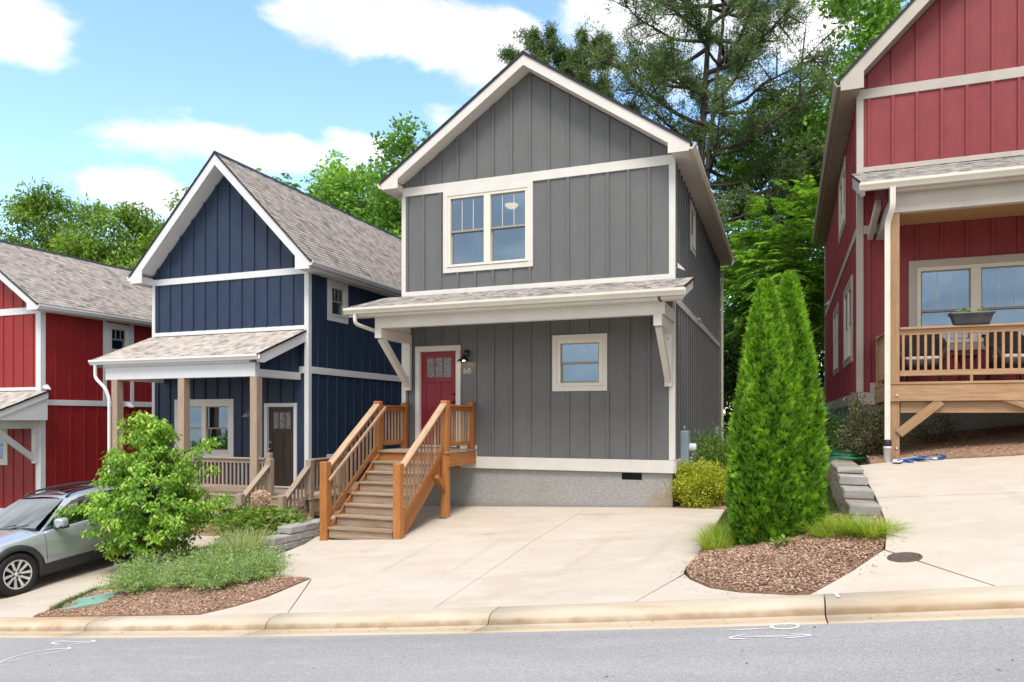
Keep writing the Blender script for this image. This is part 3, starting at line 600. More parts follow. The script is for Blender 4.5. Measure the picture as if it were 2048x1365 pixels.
def gutter(parent, mat, x, y, z, axis, sgn, name='gutter'):
    """K-style gutter; x or y is a pair along the eave; sgn = outward direction of the other axis"""
    pr = [(0, 0), (.07, 0), (.085, .03), (.115, .075), (.115, .12), (.10, .12), (.095, .085), (.06, .03), (.012, .03), (.012, .12), (0, .12)]
    if axis == 'x': return prism(name, parent, mat, [(y+sgn*p, z+q) for p, q in pr], 'x', *x)
    return prism(name, parent, mat, [(x+sgn*p, z+q) for p, q in pr], 'y', *y)
def downspout(parent, mat, pts, w_=.06, d_=.045, up=(0, 1, 0)):
    # round the elbows
    P = [Vector(p) for p in pts]; Q = [P[0]]
    for i in range(1, len(P)-1):
        a = (P[i-1]-P[i]); b = (P[i+1]-P[i]); r_ = min(.09, a.length*.45, b.length*.45); a = P[i]+a.normalized()*r_; b = P[i]+b.normalized()*r_
        for t in (0, .25, .5, .75, 1): Q.append((1-t)**2*a+2*t*(1-t)*P[i]+t*t*b)
    Q.append(P[-1])
    pr = [(-w_/2, -d_/2), (-w_/6, -d_/2), (-w_/8, -d_/2+.005), (w_/8, -d_/2+.005), (w_/6, -d_/2), (w_/2, -d_/2), (w_/2, d_/2), (-w_/2, d_/2)]
    return sweep('downspout', parent, mat, Q, prof=pr, up=up)
def gable(h, u0, u1, v0, v1, zE, slope, os_, of, m_tr, m_gut, m_sh, fine=True, gut=True, soff=None, fas=.26, box_h=.19):
    uc = (u0+u1)/2; hf = (u1-u0)/2+os_; zR = zE+slope*hf; e = .03; y0, y1_ = v0-of, v1+of; soff = soff or m_tr
    roof = prism('roof', h, m_dark, [(uc-hf-e, zE-e*slope), (uc, zR), (uc+hf+e, zE-e*slope), (uc+hf+e, zE-e*slope-.045), (uc, zR-.045), (uc-hf-e, zE-e*slope-.045)], 'y', y0-.045, y1_+.03)
    prism('soffit', h, soff, [(uc-hf+.02, zE-.05), (uc, zR-.048), (uc+hf-.02, zE-.05), (uc+hf-.02, zE-.06), (uc+(u1-uc), zR-(u1-uc)*slope-fas+.02), (uc, zR-fas+.02), (uc-(u1-uc), zR-(u1-uc)*slope-fas+.02), (uc-hf+.02, zE-.06)], 'y', y0+.004, y1_-.004)
    for s in (-1, 1):
        lo = uc+s*hf
        prism('rake_board', h, m_tr, [(uc, zR-.049), (lo, zE-.049), (lo, zE-box_h), (uc+s*((u1-uc)-.06), zE-box_h), (uc+s*((u1-uc)-.06), zR-(u1-uc-.06)*slope-fas), (uc, zR-fas)], 'y', y0-.022, y0)
        ins = u1 if s > 0 else u0
        prism('eave_box', h, soff, [(ins-s*.003, zE-box_h+.003), (lo-s*.004, zE-box_h+.003), (lo-s*.004, zE-.055), (ins-s*.003, zE-.055+slope*.0)], 'y', y0+.002, y1_)
        if gut: gutter(h, m_gut, lo, (y0-.03, y1_+.03), zE-.165, 'y', s)
        b = Vector((-s, 0, slope)).normalized(); o_ = Vector((lo+s*e, y0-.045, zE-e*slope+.003)); Sb = (hf+e)*math.hypot(1, slope)
        shingles('shingles', roof, m_sh, o_, (0, 1, 0), b, y1_-y0+.075, Sb, expo=.14 if fine else .2, wmin=.10 if fine else .25, wmax=.17 if fine else .5)
    cap = prism('ridge_cap', roof, m_dark, [(uc-.13, zR-.13*slope+.012), (uc, zR+.03), (uc+.13, zR-.13*slope+.012), (uc, zR+.012)], 'y', y0-.045, y1_+.03)
    return roof, zR, uc
def shed(h, x0, x1, vw, zw, vf, zf, m_tr, m_gut, m_sh, gz=.02, name='porch_roof', rake=.16, ci=(.03, .03)):
    """porch roof leaning on the wall at (vw, zw) down to the eave at (vf, zf)"""
    sl = (zw-zf)/(vw-vf); ang = math.hypot(1, sl)
    roof = prism(name, h, m_dark, [(vf-.03, zf-.03*sl), (vw-.003, zw), (vw-.003, zw-.04), (vf-.03, zf-.03*sl-.04)], 'x', x0-.02, x1+.02)
    shingles('shingles', roof, m_sh, (x0-.02, vf-.04, zf-.04*sl+.003), (1, 0, 0), (0, 1, sl), x1-x0+.04, (vw-vf)*ang, expo=.14, wmin=.10, wmax=.17)
    for x in (x0, x1):
        s = 1 if x == x1 else -1
        prism('rake_board', roof, m_tr, [(vf, zf-.042), (vw-.003, zw-.042), (vw-.003, zw-.042-rake), (vf+.22, zf-.042-rake+.22*sl), (vf, zf-.2)], 'x', x-s*.025, x)
    prism('porch_ceiling', roof, m_tr, [(vf+.004, zf-.05), (vw-.004, zw-.05), (vw-.004, zf-.19), (vf+.004, zf-.19)], 'x', x0+ci[0], x1-ci[1])
    gutter(roof, m_gut, (x0-.06, x1+.06), vf, zf-.14, 'x', -1)
    return roof
def panel_door(h, base, a0, a1, z0, z1, mat, m_case, lites=3, cw=.12, swing=1, hard=m_black):
    f = FX('front', base); H = z1-z0
    d = merged('door', h, mat, [f(a0, a1, -.09, -.05, z0, z1)]+[f(a0, a0+.11, -.051, -.035, z0, z1), f(a1-.11, a1, -.051, -.035, z0, z1), f(a0+.11, a1-.11, -.051, -.035, z0, z0+.20), f(a0+.11, a1-.11, -.051, -.035, z1-.13, z1),
        f(a0+.11, a1-.11, -.051, -.030, z0+H*.67, z0+H*.725), f((a0+a1)/2-.05, (a0+a1)/2+.05, -.051, -.035, z0+.2, z0+H*.67)])
    gw = (a1-a0-.22-.02*(lites+1))/lites
    for k in range(lites):
        x = a0+.11+.02+k*(gw+.02); box('door_light', d, m_dglass, *f(x, x+gw, -.052, -.046, z0+H*.725, z1-.13), bev=.001)
    for k in range(lites+1):
        x = a0+.11+k*(gw+.02); box('door_light_bar', d, mat, *f(x, x+.02, -.05, -.036, z0+H*.726, z1-.131), bev=.002)
    hx = a1-.055 if swing > 0 else a0+.055
    lathe('deadbolt', d, hard, [(0, -.03), (.026, -.03), (.03, -.01), (.03, 0)], (hx, base+.035, z0+1.10), 14, 'y'); lathe('door_knob', d, hard, [(0, -.07), (.02, -.068), (.03, -.05), (.02, -.03), (.014, -.02), (.03, -.01), (.03, 0)], (hx, base+.035, z0+.93), 14, 'y')
    merged('door_casing', h, m_case, [f(a0-cw, a0-.01, -.004, .034, z0, z1+.01), f(a1+.01, a1+cw, -.004, .034, z0, z1+.01), f(a0-cw, a1+cw, -.004, .036, z1+.01, z1+cw)])
    merged('door_jamb', h, m_case, [f(a0-.02, a0-.002, -.12, -.006, z0, z1+.01), f(a1+.002, a1+.02, -.12, -.006, z0, z1+.01), f(a0-.02, a1+.02, -.12, -.006, z1+.002, z1+.012), f(a0-.02, a1+.02, -.12, .02, z0-.04, z0-.004)])
    return (a0-.02, a1+.02, z0-.04, z1+.012)
def shell(h, u0, u1, v0, v1, zb, zt, floors):
    """inside of the house: floors and partition so that the windows look into rooms"""
    for z in floors: box('floor_slab', h, m_inter, (u0+.13, u1-.13), (v0+.13, v1-.13), (z-.1, z))
    box('partition', h, m_inter, (u0+.13, u1-.13), (v0+4.2, v0+4.3), (floors[0]+.002, zt-.1))
def wall_vent(h, face, base, a, z, mat, name='vent_hood'):
    f = FX(face, base); pts = [(0, 0), (.13, -.06), (.13, -.03), (.0, .10)]
    if face == 'right': return prism(name, h, mat, [(base+p, z+q) for p, q in pts], 'y', a-.08, a+.08)
    if face == 'left': return prism(name, h, mat, [(base-p, z+q) for p, q in pts], 'y', a-.08, a+.08)
    return prism(name, h, mat, [(base-p, z+q) for p, q in pts], 'x', a-.08, a+.08)
def bracket(h, mat, x, v_wall, v_out, z_top, z_low, wd=.14):
    """knee bracket: wall leg, top arm and diagonal strut"""
    b = box('bracket', h, mat, (x-wd/2, x+wd/2), (v_wall-.13, v_wall-.032), (z_low, z_top-.2))
    box('bracket_arm', b, mat, (x-wd/2-.004, x+wd/2+.004), (v_out, v_wall-.034), (z_top-.2, z_top))
    bar('bracket_strut', b, mat, (x, v_wall-.08, z_low+.11), (x, v_out+.13, z_top-.19), wd*.8, .14)
    for z in (z_low+.08, z_top-.32): lathe('bolt', b, m_nickel, [(0, -.012), (.014, -.012), (.016, 0)], (x, v_wall-.13, z), 8, 'y')
    return b
def digit_ring(cx, cz, rx, rz, wv, wh, a0=0, a1=360, n=28):
    V = []; 
    for i in range(n+1):
        a = R(a0+(a1-a0)*i/n); V += [(cx+rx*math.cos(a), cz+rz*math.sin(a)), (cx+(rx-wv)*math.cos(a), cz+(rz-wh)*math.sin(a))]
    return V, [[2*i, 2*i+1, 2*i+3, 2*i+2] for i in range(n)]
def digits(parent, base, shapes, mat):
    for nm, parts in shapes:
        V = []; F = []
        for v, f in parts:
            o = len(V); V += [(x, base-.014, z) for x, z in v]; F += [[i+o for i in q] for q in f]
        c = np.mean(V, 0); link(nm, mesh(nm, np.array(V)-c, F), mat, parent, c)

# ================================================================== grey house
GZ = .90
H1 = thing('house', 'charcoal grey board-and-batten house with cream trim and a burgundy front door', 'house', (-2.95, 5, 0))
u0, u1, v0, v1 = -5.9, 0., 0., 10.05
zE, sl = 6.885, .68
zR = zE+sl*(2.95+.33); zt = lambda a: zR-abs(a+2.95)*sl-.27
w1 = window(H1, 'front', 0, -4.91, -2.86, 4.84, 6.60, cw=.115, fw=.055, units=2, lites=3, m_case=m_cream, m_frame=m_vinyl, mull=.15)
w2 = window(H1, 'front', 0, -2.44, -1.30, 2.26, 3.40, cw=.10, fw=.07, lites=3, m_case=m_cream, m_frame=m_vinyl)
dh = panel_door(H1, 0, -5.47, -4.62, 1.13, 3.16, m_doorr, m_cream)
wall('front_wall', H1, m_grey, 'front', 0, [(u0, GZ-.2), (u1, GZ-.2), (u1, zt(u1)), (-2.95, zt(-2.95)), (u0, zt(u0))], [w1, w2, dh])
ws = window(H1, 'right', 0, 2.32, 3.30, 5.48, 6.58, cw=.10, m_case=m_cream, m_frame=m_vinyl)
wall('side_wall', H1, m_grey, 'right', 0, [(v0+.122, GZ-.2), (v1, GZ-.2), (v1, 6.86), (v0+.122, 6.86)], [ws])
wall('side_wall', H1, m_grey, 'left', u0, [(v0+.122, GZ-.2), (v1, GZ-.2), (v1, 6.86), (v0+.122, 6.86)])
wall('back_wall', H1, m_grey, 'front', v1+.12, [(u0, GZ-.2), (u1, GZ-.2), (u1, zt(u1)), (-2.95, zt(-2.95)), (u0, zt(u0))])
shell(H1, u0, u1, v0, v1, GZ, 6.8, (1.12, 3.95, 6.9))
av = [-.47-.41*k for k in range(14)]
battens(H1, m_grey, 'front', 0, av, 6.78, zt)
battens(H1, m_grey, 'front', 0, av, 4.49, 6.59, [(-4.91, -2.86, 4.84, 6.60)])
battens(H1, m_grey, 'front', 0, av, GZ, 4.0, [(-2.44, -1.30, 2.26, 3.40), (-5.6, -4.5, 0, 3.28)])
sv = [.25+.40*k for k in range(25)]
battens(H1, m_grey, 'right', 0, sv, 4.10, 6.70, [(2.32, 3.30, 5.48, 6.58)], wd=.05, d=.034)
battens(H1, m_grey, 'right', 0, sv, GZ, 3.96, wd=.05, d=.034)
f0 = lambda a0, a1, z0, z1, d=.03, n='trim_board': trim(H1, m_cream, 'front', 0, a0, a1, z0, z1, d, n)
f0(u0-.004, u1+.004, 6.595, 6.785); f0(u0-.004, u1+.004, 4.385, 4.49)
f0(u1-.09, u1+.03, GZ+.004, 6.593, .028, 'corner_board'); f0(u0-.03, u0+.08, GZ+.004, 6.593, .028, 'corner_board')
f0(-4.12, u1+.05, .655, GZ, .05); f0(u0-.05, -5.62, .655, GZ, .05); f0(-4.5, -4.124, .655, 1.14, .046)
r0 = lambda a0, a1, z0, z1, d=.03, n='trim_board': trim(H1, m_cream, 'right', 0, a0, a1, z0, z1, d, n)
r0(-.03, .08, GZ+.004, 6.70, .029, 'corner_board'); r0(9.93, 10.17, GZ+.004, 6.70, .029, 'corner_board'); r0(.082, 4.0, 3.955, 4.10); r0(4.04, 9.92, 3.965, 4.115); r0(-.05, 10.2, .655, GZ, .05)
prism('trim_flashing', H1, m_cream, [(-.02, 4.10), (.06, 4.10), (.055, 4.14), (-.02, 4.17)], 'y', 3.86, 4.16)
gable(H1, u0, u1, v0, v1+.12, zE, sl, .33, .34, m_cream, m_gutter, m_shgrey, fine=False, soff=m_cream)
found = wall('foundation', H1, m_stucco, 'front', .03, [(u0+.03, -.75), (u1-.03, -.75), (u1-.03, .66), (u0+.03, .66)], [(-1.02, -.62, .50, .64)])
wall('foundation', H1, m_stucco, 'right', -.03, [(v0+.155, -.75), (v1, -.75), (v1, .66), (v0+.155, .66)]); wall('foundation', H1, m_stucco, 'left', u0+.03, [(v0+.155, -.75), (v1, -.75), (v1, .66), (v0+.155, .66)])
cv = box('crawlspace_vent', H1, m_black, (-1.02, -.62), (.10, .12), (.50, .64))
for k in range(14): box('louvre', cv, m_plastic_black, (-1.0+k*.028, -.99+k*.028), (.035, .06), (.505, .635), bev=.001)
PR1 = shed(H1, -6.30, .36, 0, 4.395, -1.53, 3.955, m_cream, m_gutter, m_shgrey, ci=(.45, .42))
prism('porch_gable', H1, m_grey, [(-1.15, 3.766), (-.035, 3.766), (-.035, 4.32), (-1.15, 4.0)], 'x', -.05, -.02)
for x0_, x1_ in ((-6.272, -5.86), (-.01, .33)): prism('porch_soffit', H1, m_cream, [(-1.525, 3.90), (-.04, 4.335), (-.04, 4.32), (-1.25, 3.77), (-1.525, 3.77)], 'x', x0_, x1_)
box('porch_beam', H1, m_cream, (-5.83, .03), (-1.30, -1.16), (3.545, 3.765)); box('porch_beam', H1, m_cream, (-.11, .032), (-1.158, -.035), (3.55, 3.764)); box('porch_beam', H1, m_cream, (-5.832, -5.69), (-1.158, -.035), (3.55, 3.764))
bracket(H1, m_cream, -.09, 0, -1.33, 3.543, 2.32); bracket(H1, m_cream, -5.74, 0, -1.33, 3.543, 2.32)
downspout(H1, m_gutter, [(-6.12, -1.58, 3.83), (-6.12, -1.58, 3.62), (-5.86, -1.2, 3.50), (-5.82, -.13, 3.42)])
downspout(H1, m_gutter, [(.42, 9.95, 6.74), (.42, 9.95, 6.62), (.09, 10.12, 6.42), (.09, 10.12, .5)])
wall_vent(H1, 'right', .03, .35, 4.66, m_white); wall_vent(H1, 'right', .03, .95, 1.02, m_grey, 'hose_cover')
# porch lamp with its own light
PL = box('wall_lamp', H1, m_black, (-4.37, -4.29), (-.05, -.02), (3.02, 3.17))
sweep('lamp_arm', PL, m_black, [(-4.33, -.05, 3.12), (-4.33, -.11, 3.15), (-4.33, -.18, 3.14), (-4.335, -.21, 3.09), (-4.335, -.21, 3.05)], r=.014)
lathe('lamp_shade', PL, m_black, [(.03, .12), (.05, .10), (.055, .06), (.14, 0), (.145, -.01), (.13, -.006), (.05, .05)], (-4.335, -.21, 2.93), 24)
lathe('lamp_bulb', PL, m_bulb, [(0, -.03), (.025, -.02), (.032, .005), (.02, .04), (0, .05)], (-4.335, -.21, 2.945), 12)
digits(H1, 0, [('house_number', [digit_ring(-4.395, 2.698, .036, .034, .014, .007), digit_ring(-4.37, 2.72, .061, .067, .014, .008, 118, 200)]), ('house_number', [digit_ring(-4.30, 2.722, .036, .058, .014, .007)])], m_white)
# ceiling lamp in the upstairs room
CL = tag(lathe('ceiling_lamp', None, m_lamp, [(0, -.10), (.05, -.098), (.11, -.07), (.155, -.02), (.165, .03), (.15, .035)], (-4.10, 2.0, 6.80), 24), 'lit bowl ceiling lamp seen through the upstairs window of the grey house', 'ceiling lamp')
lathe('finial', CL, m_nickel, [(0, -.13), (.012, -.12), (.015, -.10), (0, -.095)], (-4.10, 2.0, 6.80), 10)
# electric meter on the side wall
me_ = tag(box('electric_meter', None, m_meter, (.03, .19), (.66, 1.02), (.66, 1.46), bev=.012), 'grey electric meter box with round glass meter beside the golden shrub', 'electric meter')
lathe('meter_dial', me_, m_white, [(0, .14), (.06, .14), (.085, .12), (.09, .0), (.10, 0)], (.19, .84, 1.12), 20, 'x'); box('cover', me_, m_meter, (.188, .196), (.69, .99), (.72, 1.42))
sweep('conduit', me_, m_meter, [(.09, .84, 1.45), (.09, .84, 1.56)], r=.02); sweep('conduit', me_, m_meter, [(.09, .84, .67), (.09, .84, .1)], r=.03)
dc = tag(box('disconnect_box', None, m_meter, (.03, .15), (8.1, 8.45), (1.16, 1.44), bev=.01), 'small grey disconnect box near the back corner of the grey house', 'electrical box')
sweep('conduit', dc, m_meter, [(.08, 8.27, 1.17), (.08, 8.27, .55), (.2, 8.3, .45)], r=.018)

# ================================================================== navy house
H2 = thing('house', 'navy blue gabled house with white trim and a brown door behind the dogwood', 'house', (-11.6, 5, -.7))
u0, u1, v0, v1 = -14.10, -9.05, .85, 10.0
zE, sl = 5.555, 1.02; uc = (u0+u1)/2; zR = zE+sl*((u1-u0)/2+.35); zt = lambda a: zR-abs(a-uc)*sl-.34
w1 = window(H2, 'front', v0, -13.33, -11.35, .68, 2.21, cw=.13, fw=.06, units=2, lites=1, m_case=m_white, m_frame=m_vinyl, mull=.14, blind=m_curtain)
dh = panel_door(H2, v0, -10.27, -9.48, .0, 1.99, m_doorb, m_white, swing=-1, hard=m_nickel, cw=.10)
wall('front_wall', H2, m_blue, 'front', v0, [(u0, -.25), (u1, -.25), (u1, zt(u1)), (uc, zt(uc)), (u0, zt(u0))], [w1, dh])
ws = window(H2, 'right', u1, 1.64, 2.55, 4.24, 5.31, cw=.14, m_case=m_white, m_frame=m_vinyl, sash=m_taupe, lites=3)
wall('side_wall', H2, m_blue, 'right', u1, [(v0+.122, -.25), (v1, -.25), (v1, 5.53), (v0+.122, 5.53)], [ws]); wall('side_wall', H2, m_blue, 'left', u0, [(v0+.122, -.25), (v1, -.25), (v1, 5.53), (v0+.122, 5.53)])
wall('back_wall', H2, m_blue, 'front', v1+.12, [(u0, -.25), (u1, -.25), (u1, zt(u1)), (uc, zt(uc)), (u0, zt(u0))])
shell(H2, u0, u1, v0, v1, 0, 5.4, (-.01, 2.75, 5.5))
av = [-9.515-.401*k for k in range(12)]
battens(H2, m_blue, 'front', v0, av, 5.46, zt); battens(H2, m_blue, 'front', v0, av, 4.01, 5.30); battens(H2, m_blue, 'front', v0, av, 0, 3.2, [(-13.33, -11.35, .68, 2.21), (-10.4, -9.36, -1, 2.1)])
sv = [1.25+.405*k for k in range(21)]
battens(H2, m_blue, 'right', u1, sv, 3.0, 5.37, [(1.64, 2.55, 4.24, 5.31)]); battens(H2, m_blue, 'right', u1, sv, -.05, 2.83)
f0 = lambda a0, a1, z0, z1, d=.03, n='trim_board': trim(H2, m_white, 'front', v0, a0, a1, z0, z1, d, n)
f0(u0-.004, u1+.004, 5.30, 5.465); f0(u0-.004, u1+.004, 3.915, 4.02); f0(u1-.10, u1+.03, -.04, 5.298, .028, 'corner_board'); f0(u0-.03, u0+.07, -.04, 5.298, .028, 'corner_board')
r0 = lambda a0, a1, z0, z1, d=.03, n='trim_board': trim(H2, m_white, 'right', u1, a0, a1, z0, z1, d, n)
r0(v0-.03, v0+.10, -.04, 5.37, .029, 'corner_board'); r0(v0+.102, v1, 2.825, 2.995); r0(v0-.05, v1+.15, -.25, -.05, .05); r0(v1-.02, v1+.15, -.04, 5.37, .029, 'corner_board'); f0(-9.4, u1, 2.826, 2.996, .033)
gable(H2, u0, u1, v0, v1+.12, zE, sl, .35, .42, m_white, m_gutterw, m_shtan, soff=m_white, fas=.33, box_h=.24)
for fc, bs, a0, a1 in (('front', v0+.03, u0+.03, u1-.03), ('right', u1-.03, v0+.155, v1), ('left', u0+.03, v0+.155, v1)): wall('foundation', H2, m_stucco, fc, bs, [(a0, -1.6), (a1, -1.6), (a1, -.25), (a0, -.25)])
PR2 = shed(H2, -14.15, -9.10, v0, 3.905, -.92, 3.175, m_white, m_gutterw, m_shtan, rake=.24, ci=(.3, .24))
box('porch_beam', H2, m_white, (-13.86, -9.24), (-.84, -.68), (2.665, 2.985)); box('porch_beam', H2, m_white, (-9.42, -9.242), (-.678, .815), (2.665, 2.84)); box('porch_beam', H2, m_white, (-13.85, -13.68), (-.678, .815), (2.665, 2.84))
prism('porch_gable', H2, m_blue, [(-.66, 2.842), (.815, 2.842), (.815, 3.84), (-.66, 3.23)], 'x', -9.338, -9.30)
battens(H2, m_blue, 'right', -9.30, [-.3, .1, .5], 2.842, lambda a: 3.22+(a+.66)*.40, d=.02)
downspout(H2, m_gutterw, [(-14.05, -.97, 3.05), (-14.05, -.97, 2.72), (-13.75, -.93, 2.45), (-13.66, -.90, 2.2), (-13.66, -.90, -.6)])
wl = box('wall_lamp', H2, m_taupe, (-10.86, -10.78), (v0-.05, v0-.02), (1.72, 1.88)); lathe('lamp_shade', wl, m_taupe, [(.02, .10), (.04, .08), (.12, 0), (.11, 0)], (-10.82, v0-.16, 1.74), 18); sweep('lamp_arm', wl, m_taupe, [(-10.82, v0-.05, 1.84), (-10.82, v0-.12, 1.88), (-10.82, v0-.16, 1.83)], r=.012)
digits(H2, v0, [('house_number', [digit_ring(-10.60, 1.52, .036, .034, .014, .008), digit_ring(-10.60, 1.578, .03, .03, .012, .007)])], m_white)
ut = tag(box('utility_box', None, m_meter, (u1+.03, u1+.17), (1.55, 1.95), (.40, .78), bev=.01), 'small blue-grey utility box on the navy side wall above the stair rail', 'utility box'); box('cover', ut, m_meter, (u1+.168, u1+.176), (1.58, 1.92), (.43, .75)); lathe('knob', ut, m_nickel, [(0, .03), (.02, .03), (.03, 0)], (u1+.17, 1.75, .6), 10, 'x')

# ================================================================== red house on the left
H3 = thing('house', 'bright red house with tan shingle roof behind the parked silver car', 'house', (-20.25, 5, -1.2))
u0, u1, v0, v1 = -23.2, -17.3, 0., 10.
zE, sl = 4.85, .68; uc = (u0+u1)/2; zR = zE+sl*((u1-u0)/2+.33); zt = lambda a: zR-abs(a-uc)*sl-.27
w1 = window(H3, 'front', v0, -19.75, -18.62, .38, 1.50, cw=.11, fw=.07, m_case=m_white, m_frame=m_vinyl)
wall('front_wall', H3, m_redl, 'front', v0, [(u0, -.9), (u1, -.9), (u1, zt(u1)), (uc, zt(uc)), (u0, zt(u0))], [w1])
ws = window(H3, 'right', u1, 2.07, 2.92, 3.65, 4.62, cw=.12, m_case=m_white, m_frame=m_vinyl, lites=3)
wall('side_wall', H3, m_redl, 'right', u1, [(v0+.122, -.9), (v1, -.9), (v1, 4.82), (v0+.122, 4.82)], [ws]); wall('side_wall', H3, m_redl, 'left', u0, [(v0+.122, -.9), (v1, -.9), (v1, 4.82), (v0+.122, 4.82)])
wall('back_wall', H3, m_redl, 'front', v1+.12, [(u0, -.9), (u1, -.9), (u1, zt(u1)), (uc, zt(uc)), (u0, zt(u0))])
shell(H3, u0, u1, v0, v1, 0, 4.7, (-.85, 1.95, 4.8))
av = [-17.62-.405*k for k in range(14)]
battens(H3, m_redl, 'front', v0, av, 4.81, zt, d=.018); battens(H3, m_redl, 'front', v0, av, 2.57, 4.62, d=.018); battens(H3, m_redl, 'front', v0, av, -.85, 2.2, [(-19.75, -18.62, .38, 1.50)], d=.018)
sv = [.45+.44*k for k in range(22)]
battens(H3, m_redl, 'right', u1, sv, 2.23, 4.66, [(2.07, 2.92, 3.65, 4.62)], d=.018); battens(H3, m_redl, 'right', u1, sv, -.85, 2.07, d=.018)
f0 = lambda a0, a1, z0, z1, d=.03, n='trim_board': trim(H3, m_white, 'front', v0, a0, a1, z0, z1, d, n)
f0(u0, u1+.004, 4.62, 4.81); f0(u0, u1+.004, 2.48, 2.575); f0(u1-.17, u1+.03, -.84, 4.618, .028, 'corner_board')
r0 = lambda a0, a1, z0, z1, d=.03, n='trim_board': trim(H3, m_white, 'right', u1, a0, a1, z0, z1, d, n)
r0(v0-.03, v0+.12, -.84, 4.66, .029, 'corner_board'); r0(v0+.122, v1, 2.07, 2.23); r0(1.95, 2.068, 2.232, 4.66, .027); r0(2.922, 3.04, 2.232, 4.66, .027); r0(v0-.05, v1, -1.08, -.85, .05); f0(u0, u1+.05, -1.08, -.85, .05)
gable(H3, u0, u1, v0, v1+.12, zE, sl, .33, .34, m_white, m_gutterw, m_shtan, soff=m_white)
for fc, bs, a0, a1 in (('front', v0+.03, u0+.03, u1-.03), ('right', u1-.03, v0+.155, v1), ('left', u0+.03, v0+.155, v1)): wall('foundation', H3, m_stucco, fc, bs, [(a0, -3.2), (a1, -3.2), (a1, -1.07), (a0, -1.07)])
shed(H3, -23.5, -17.0, v0, 2.47, -1.53, 1.85, m_white, m_gutterw, m_shtan)
box('porch_beam', H3, m_white, (-23.1, -17.36), (-1.30, -1.16), (1.44, 1.66)); box('porch_beam', H3, m_white, (-17.5, -17.36), (-1.158, -.035), (1.63, 1.81))
bracket(H3, m_white, -17.43, 0, -1.33, 1.628, .46, wd=.13)
wall_vent(H3, 'right', u1+.0, .12, 2.56, m_white); wall_vent(H3, 'right', u1+.03, 2.84, 2.10, m_white)

# ================================================================== red house on the right
H4 = thing('house', 'dark barn-red house with greige trim and a porch on the right edge', 'house', (6.35, 7, .9))
u0, u1, v0, v1 = 3.30, 9.40, 1.10, 13.3
zE, sl = 8.06, 1.02; uc = (u0+u1)/2; zR = zE+sl*((u1-u0)/2+.33); zt = lambda a: zR-abs(a-uc)*sl-.34
w1 = window(H4, 'front', v0, 4.15, 6.30, 2.95, 4.63, cw=.13, fw=.07, units=2, lites=3, m_case=m_greige, m_frame=m_vinyl, mull=.16, meet=.42, blind=m_shade)
wall('front_wall', H4, m_redr, 'front', v0, [(u0, 2.0), (u1, 2.0), (u1, zt(u1)), (uc, zt(uc)), (u0, zt(u0))], [w1])
hs = []
for a0, a1, z0, z1 in ((3.95, 6.15, 6.15, 7.68), (6.3, 8.5, 2.9, 4.72), (2.25, 4.5, 2.88, 4.66)): hs.append(window(H4, 'left', u0, a0, a1, z0, z1, cw=.11, fw=.06, units=2, lites=1, m_case=m_greige, m_frame=m_vinyl, mull=.12, blind=m_shade))
wall('side_wall', H4, m_redr, 'left', u0, [(v0+.122, 2.0), (v1, 2.0), (v1, 8.03), (v0+.122, 8.03)], hs); wall('side_wall', H4, m_redr, 'right', u1, [(v0+.122, 2.0), (v1, 2.0), (v1, 8.03), (v0+.122, 8.03)])
wall('back_wall', H4, m_redr, 'front', v1+.12, [(u0, 2.0), (u1, 2.0), (u1, zt(u1)), (uc, zt(uc)), (u0, zt(u0))])
shell(H4, u0, u1, v0, v1, 2.0, 7.9, (2.28, 5.2, 8.1))
av = [3.485+.4*k for k in range(15)]
battens(H4, m_redr, 'front', v0, av, 7.94, zt); battens(H4, m_redr, 'front', v0, av, 6.46, 7.76); battens(H4, m_redr, 'front', v0, av, 2.2, 5.6, [(4.15, 6.30, 2.95, 4.63)])
sv = [1.45+.40*k for k in range(30)]
sk = [(3.95, 6.15, 6.15, 7.68), (6.3, 8.5, 2.9, 4.72), (2.25, 4.5, 2.88, 4.66)]
battens(H4, m_redr, 'left', u0, sv, 5.36, 7.86, sk, d=.025); battens(H4, m_redr, 'left', u0, sv, 2.2, 5.2, sk, d=.025)
f0 = lambda a0, a1, z0, z1, d=.03, n='trim_board': trim(H4, m_greige, 'front', v0, a0, a1, z0, z1, d, n)
f0(u0-.004, u1, 7.76, 7.945); f0(u0-.004, u1, 6.37, 6.465); f0(u0-.03, u0+.09, 2.21, 7.758, .028, 'corner_board'); f0(u0+.092, 3.66, 5.2, 5.36, .033); f0(u0-.05, 3.62, 1.97, 2.2, .05); f0(3.50, 3.62, 2.202, 2.38, .035)
r0 = lambda a0, a1, z0, z1, d=.03, n='trim_board': trim(H4, m_greige, 'left', u0, a0, a1, z0, z1, d, n)
r0(v0-.03, v0+.10, 2.21, 7.86, .029, 'corner_board'); r0(v0+.102, v1, 5.2, 5.36); r0(v0-.05, v1, 1.97, 2.2, .05); r0(v1-.1, v1+.15, 2.21, 7.86, .029, 'corner_board')
gable(H4, u0, u1, v0, v1+.12, zE, sl, .33, .40, m_greige, m_gutterb, m_shgrey, fine=False, soff=m_gutterb, fas=.33, box_h=.24)
for fc, bs, a0, a1 in (('front', v0+.03, u0+.03, u1-.03), ('left', u0+.03, v0+.155, v1), ('right', u1-.03, v0+.155, v1)): wall('foundation', H4, m_stucco, fc, bs, [(a0, .2), (a1, .2), (a1, 1.98), (a0, 1.98)])
box('foundation_pier', H4, m_greige, (3.29, 3.335), (2.9, 3.0), (.3, 1.97))
PR4 = shed(H4, 3.20, 9.6, v0, 6.36, -1.02, 5.56, m_greige, m_gutter, m_shgrey, rake=.22, ci=(.40, .3))
box('porch_beam', H4, m_greige, (3.60, 9.4), (-.88, -.74), (5.06, 5.37)); box('porch_beam', H4, m_greige, (3.60, 3.74), (-.738, 1.065), (5.06, 5.30))
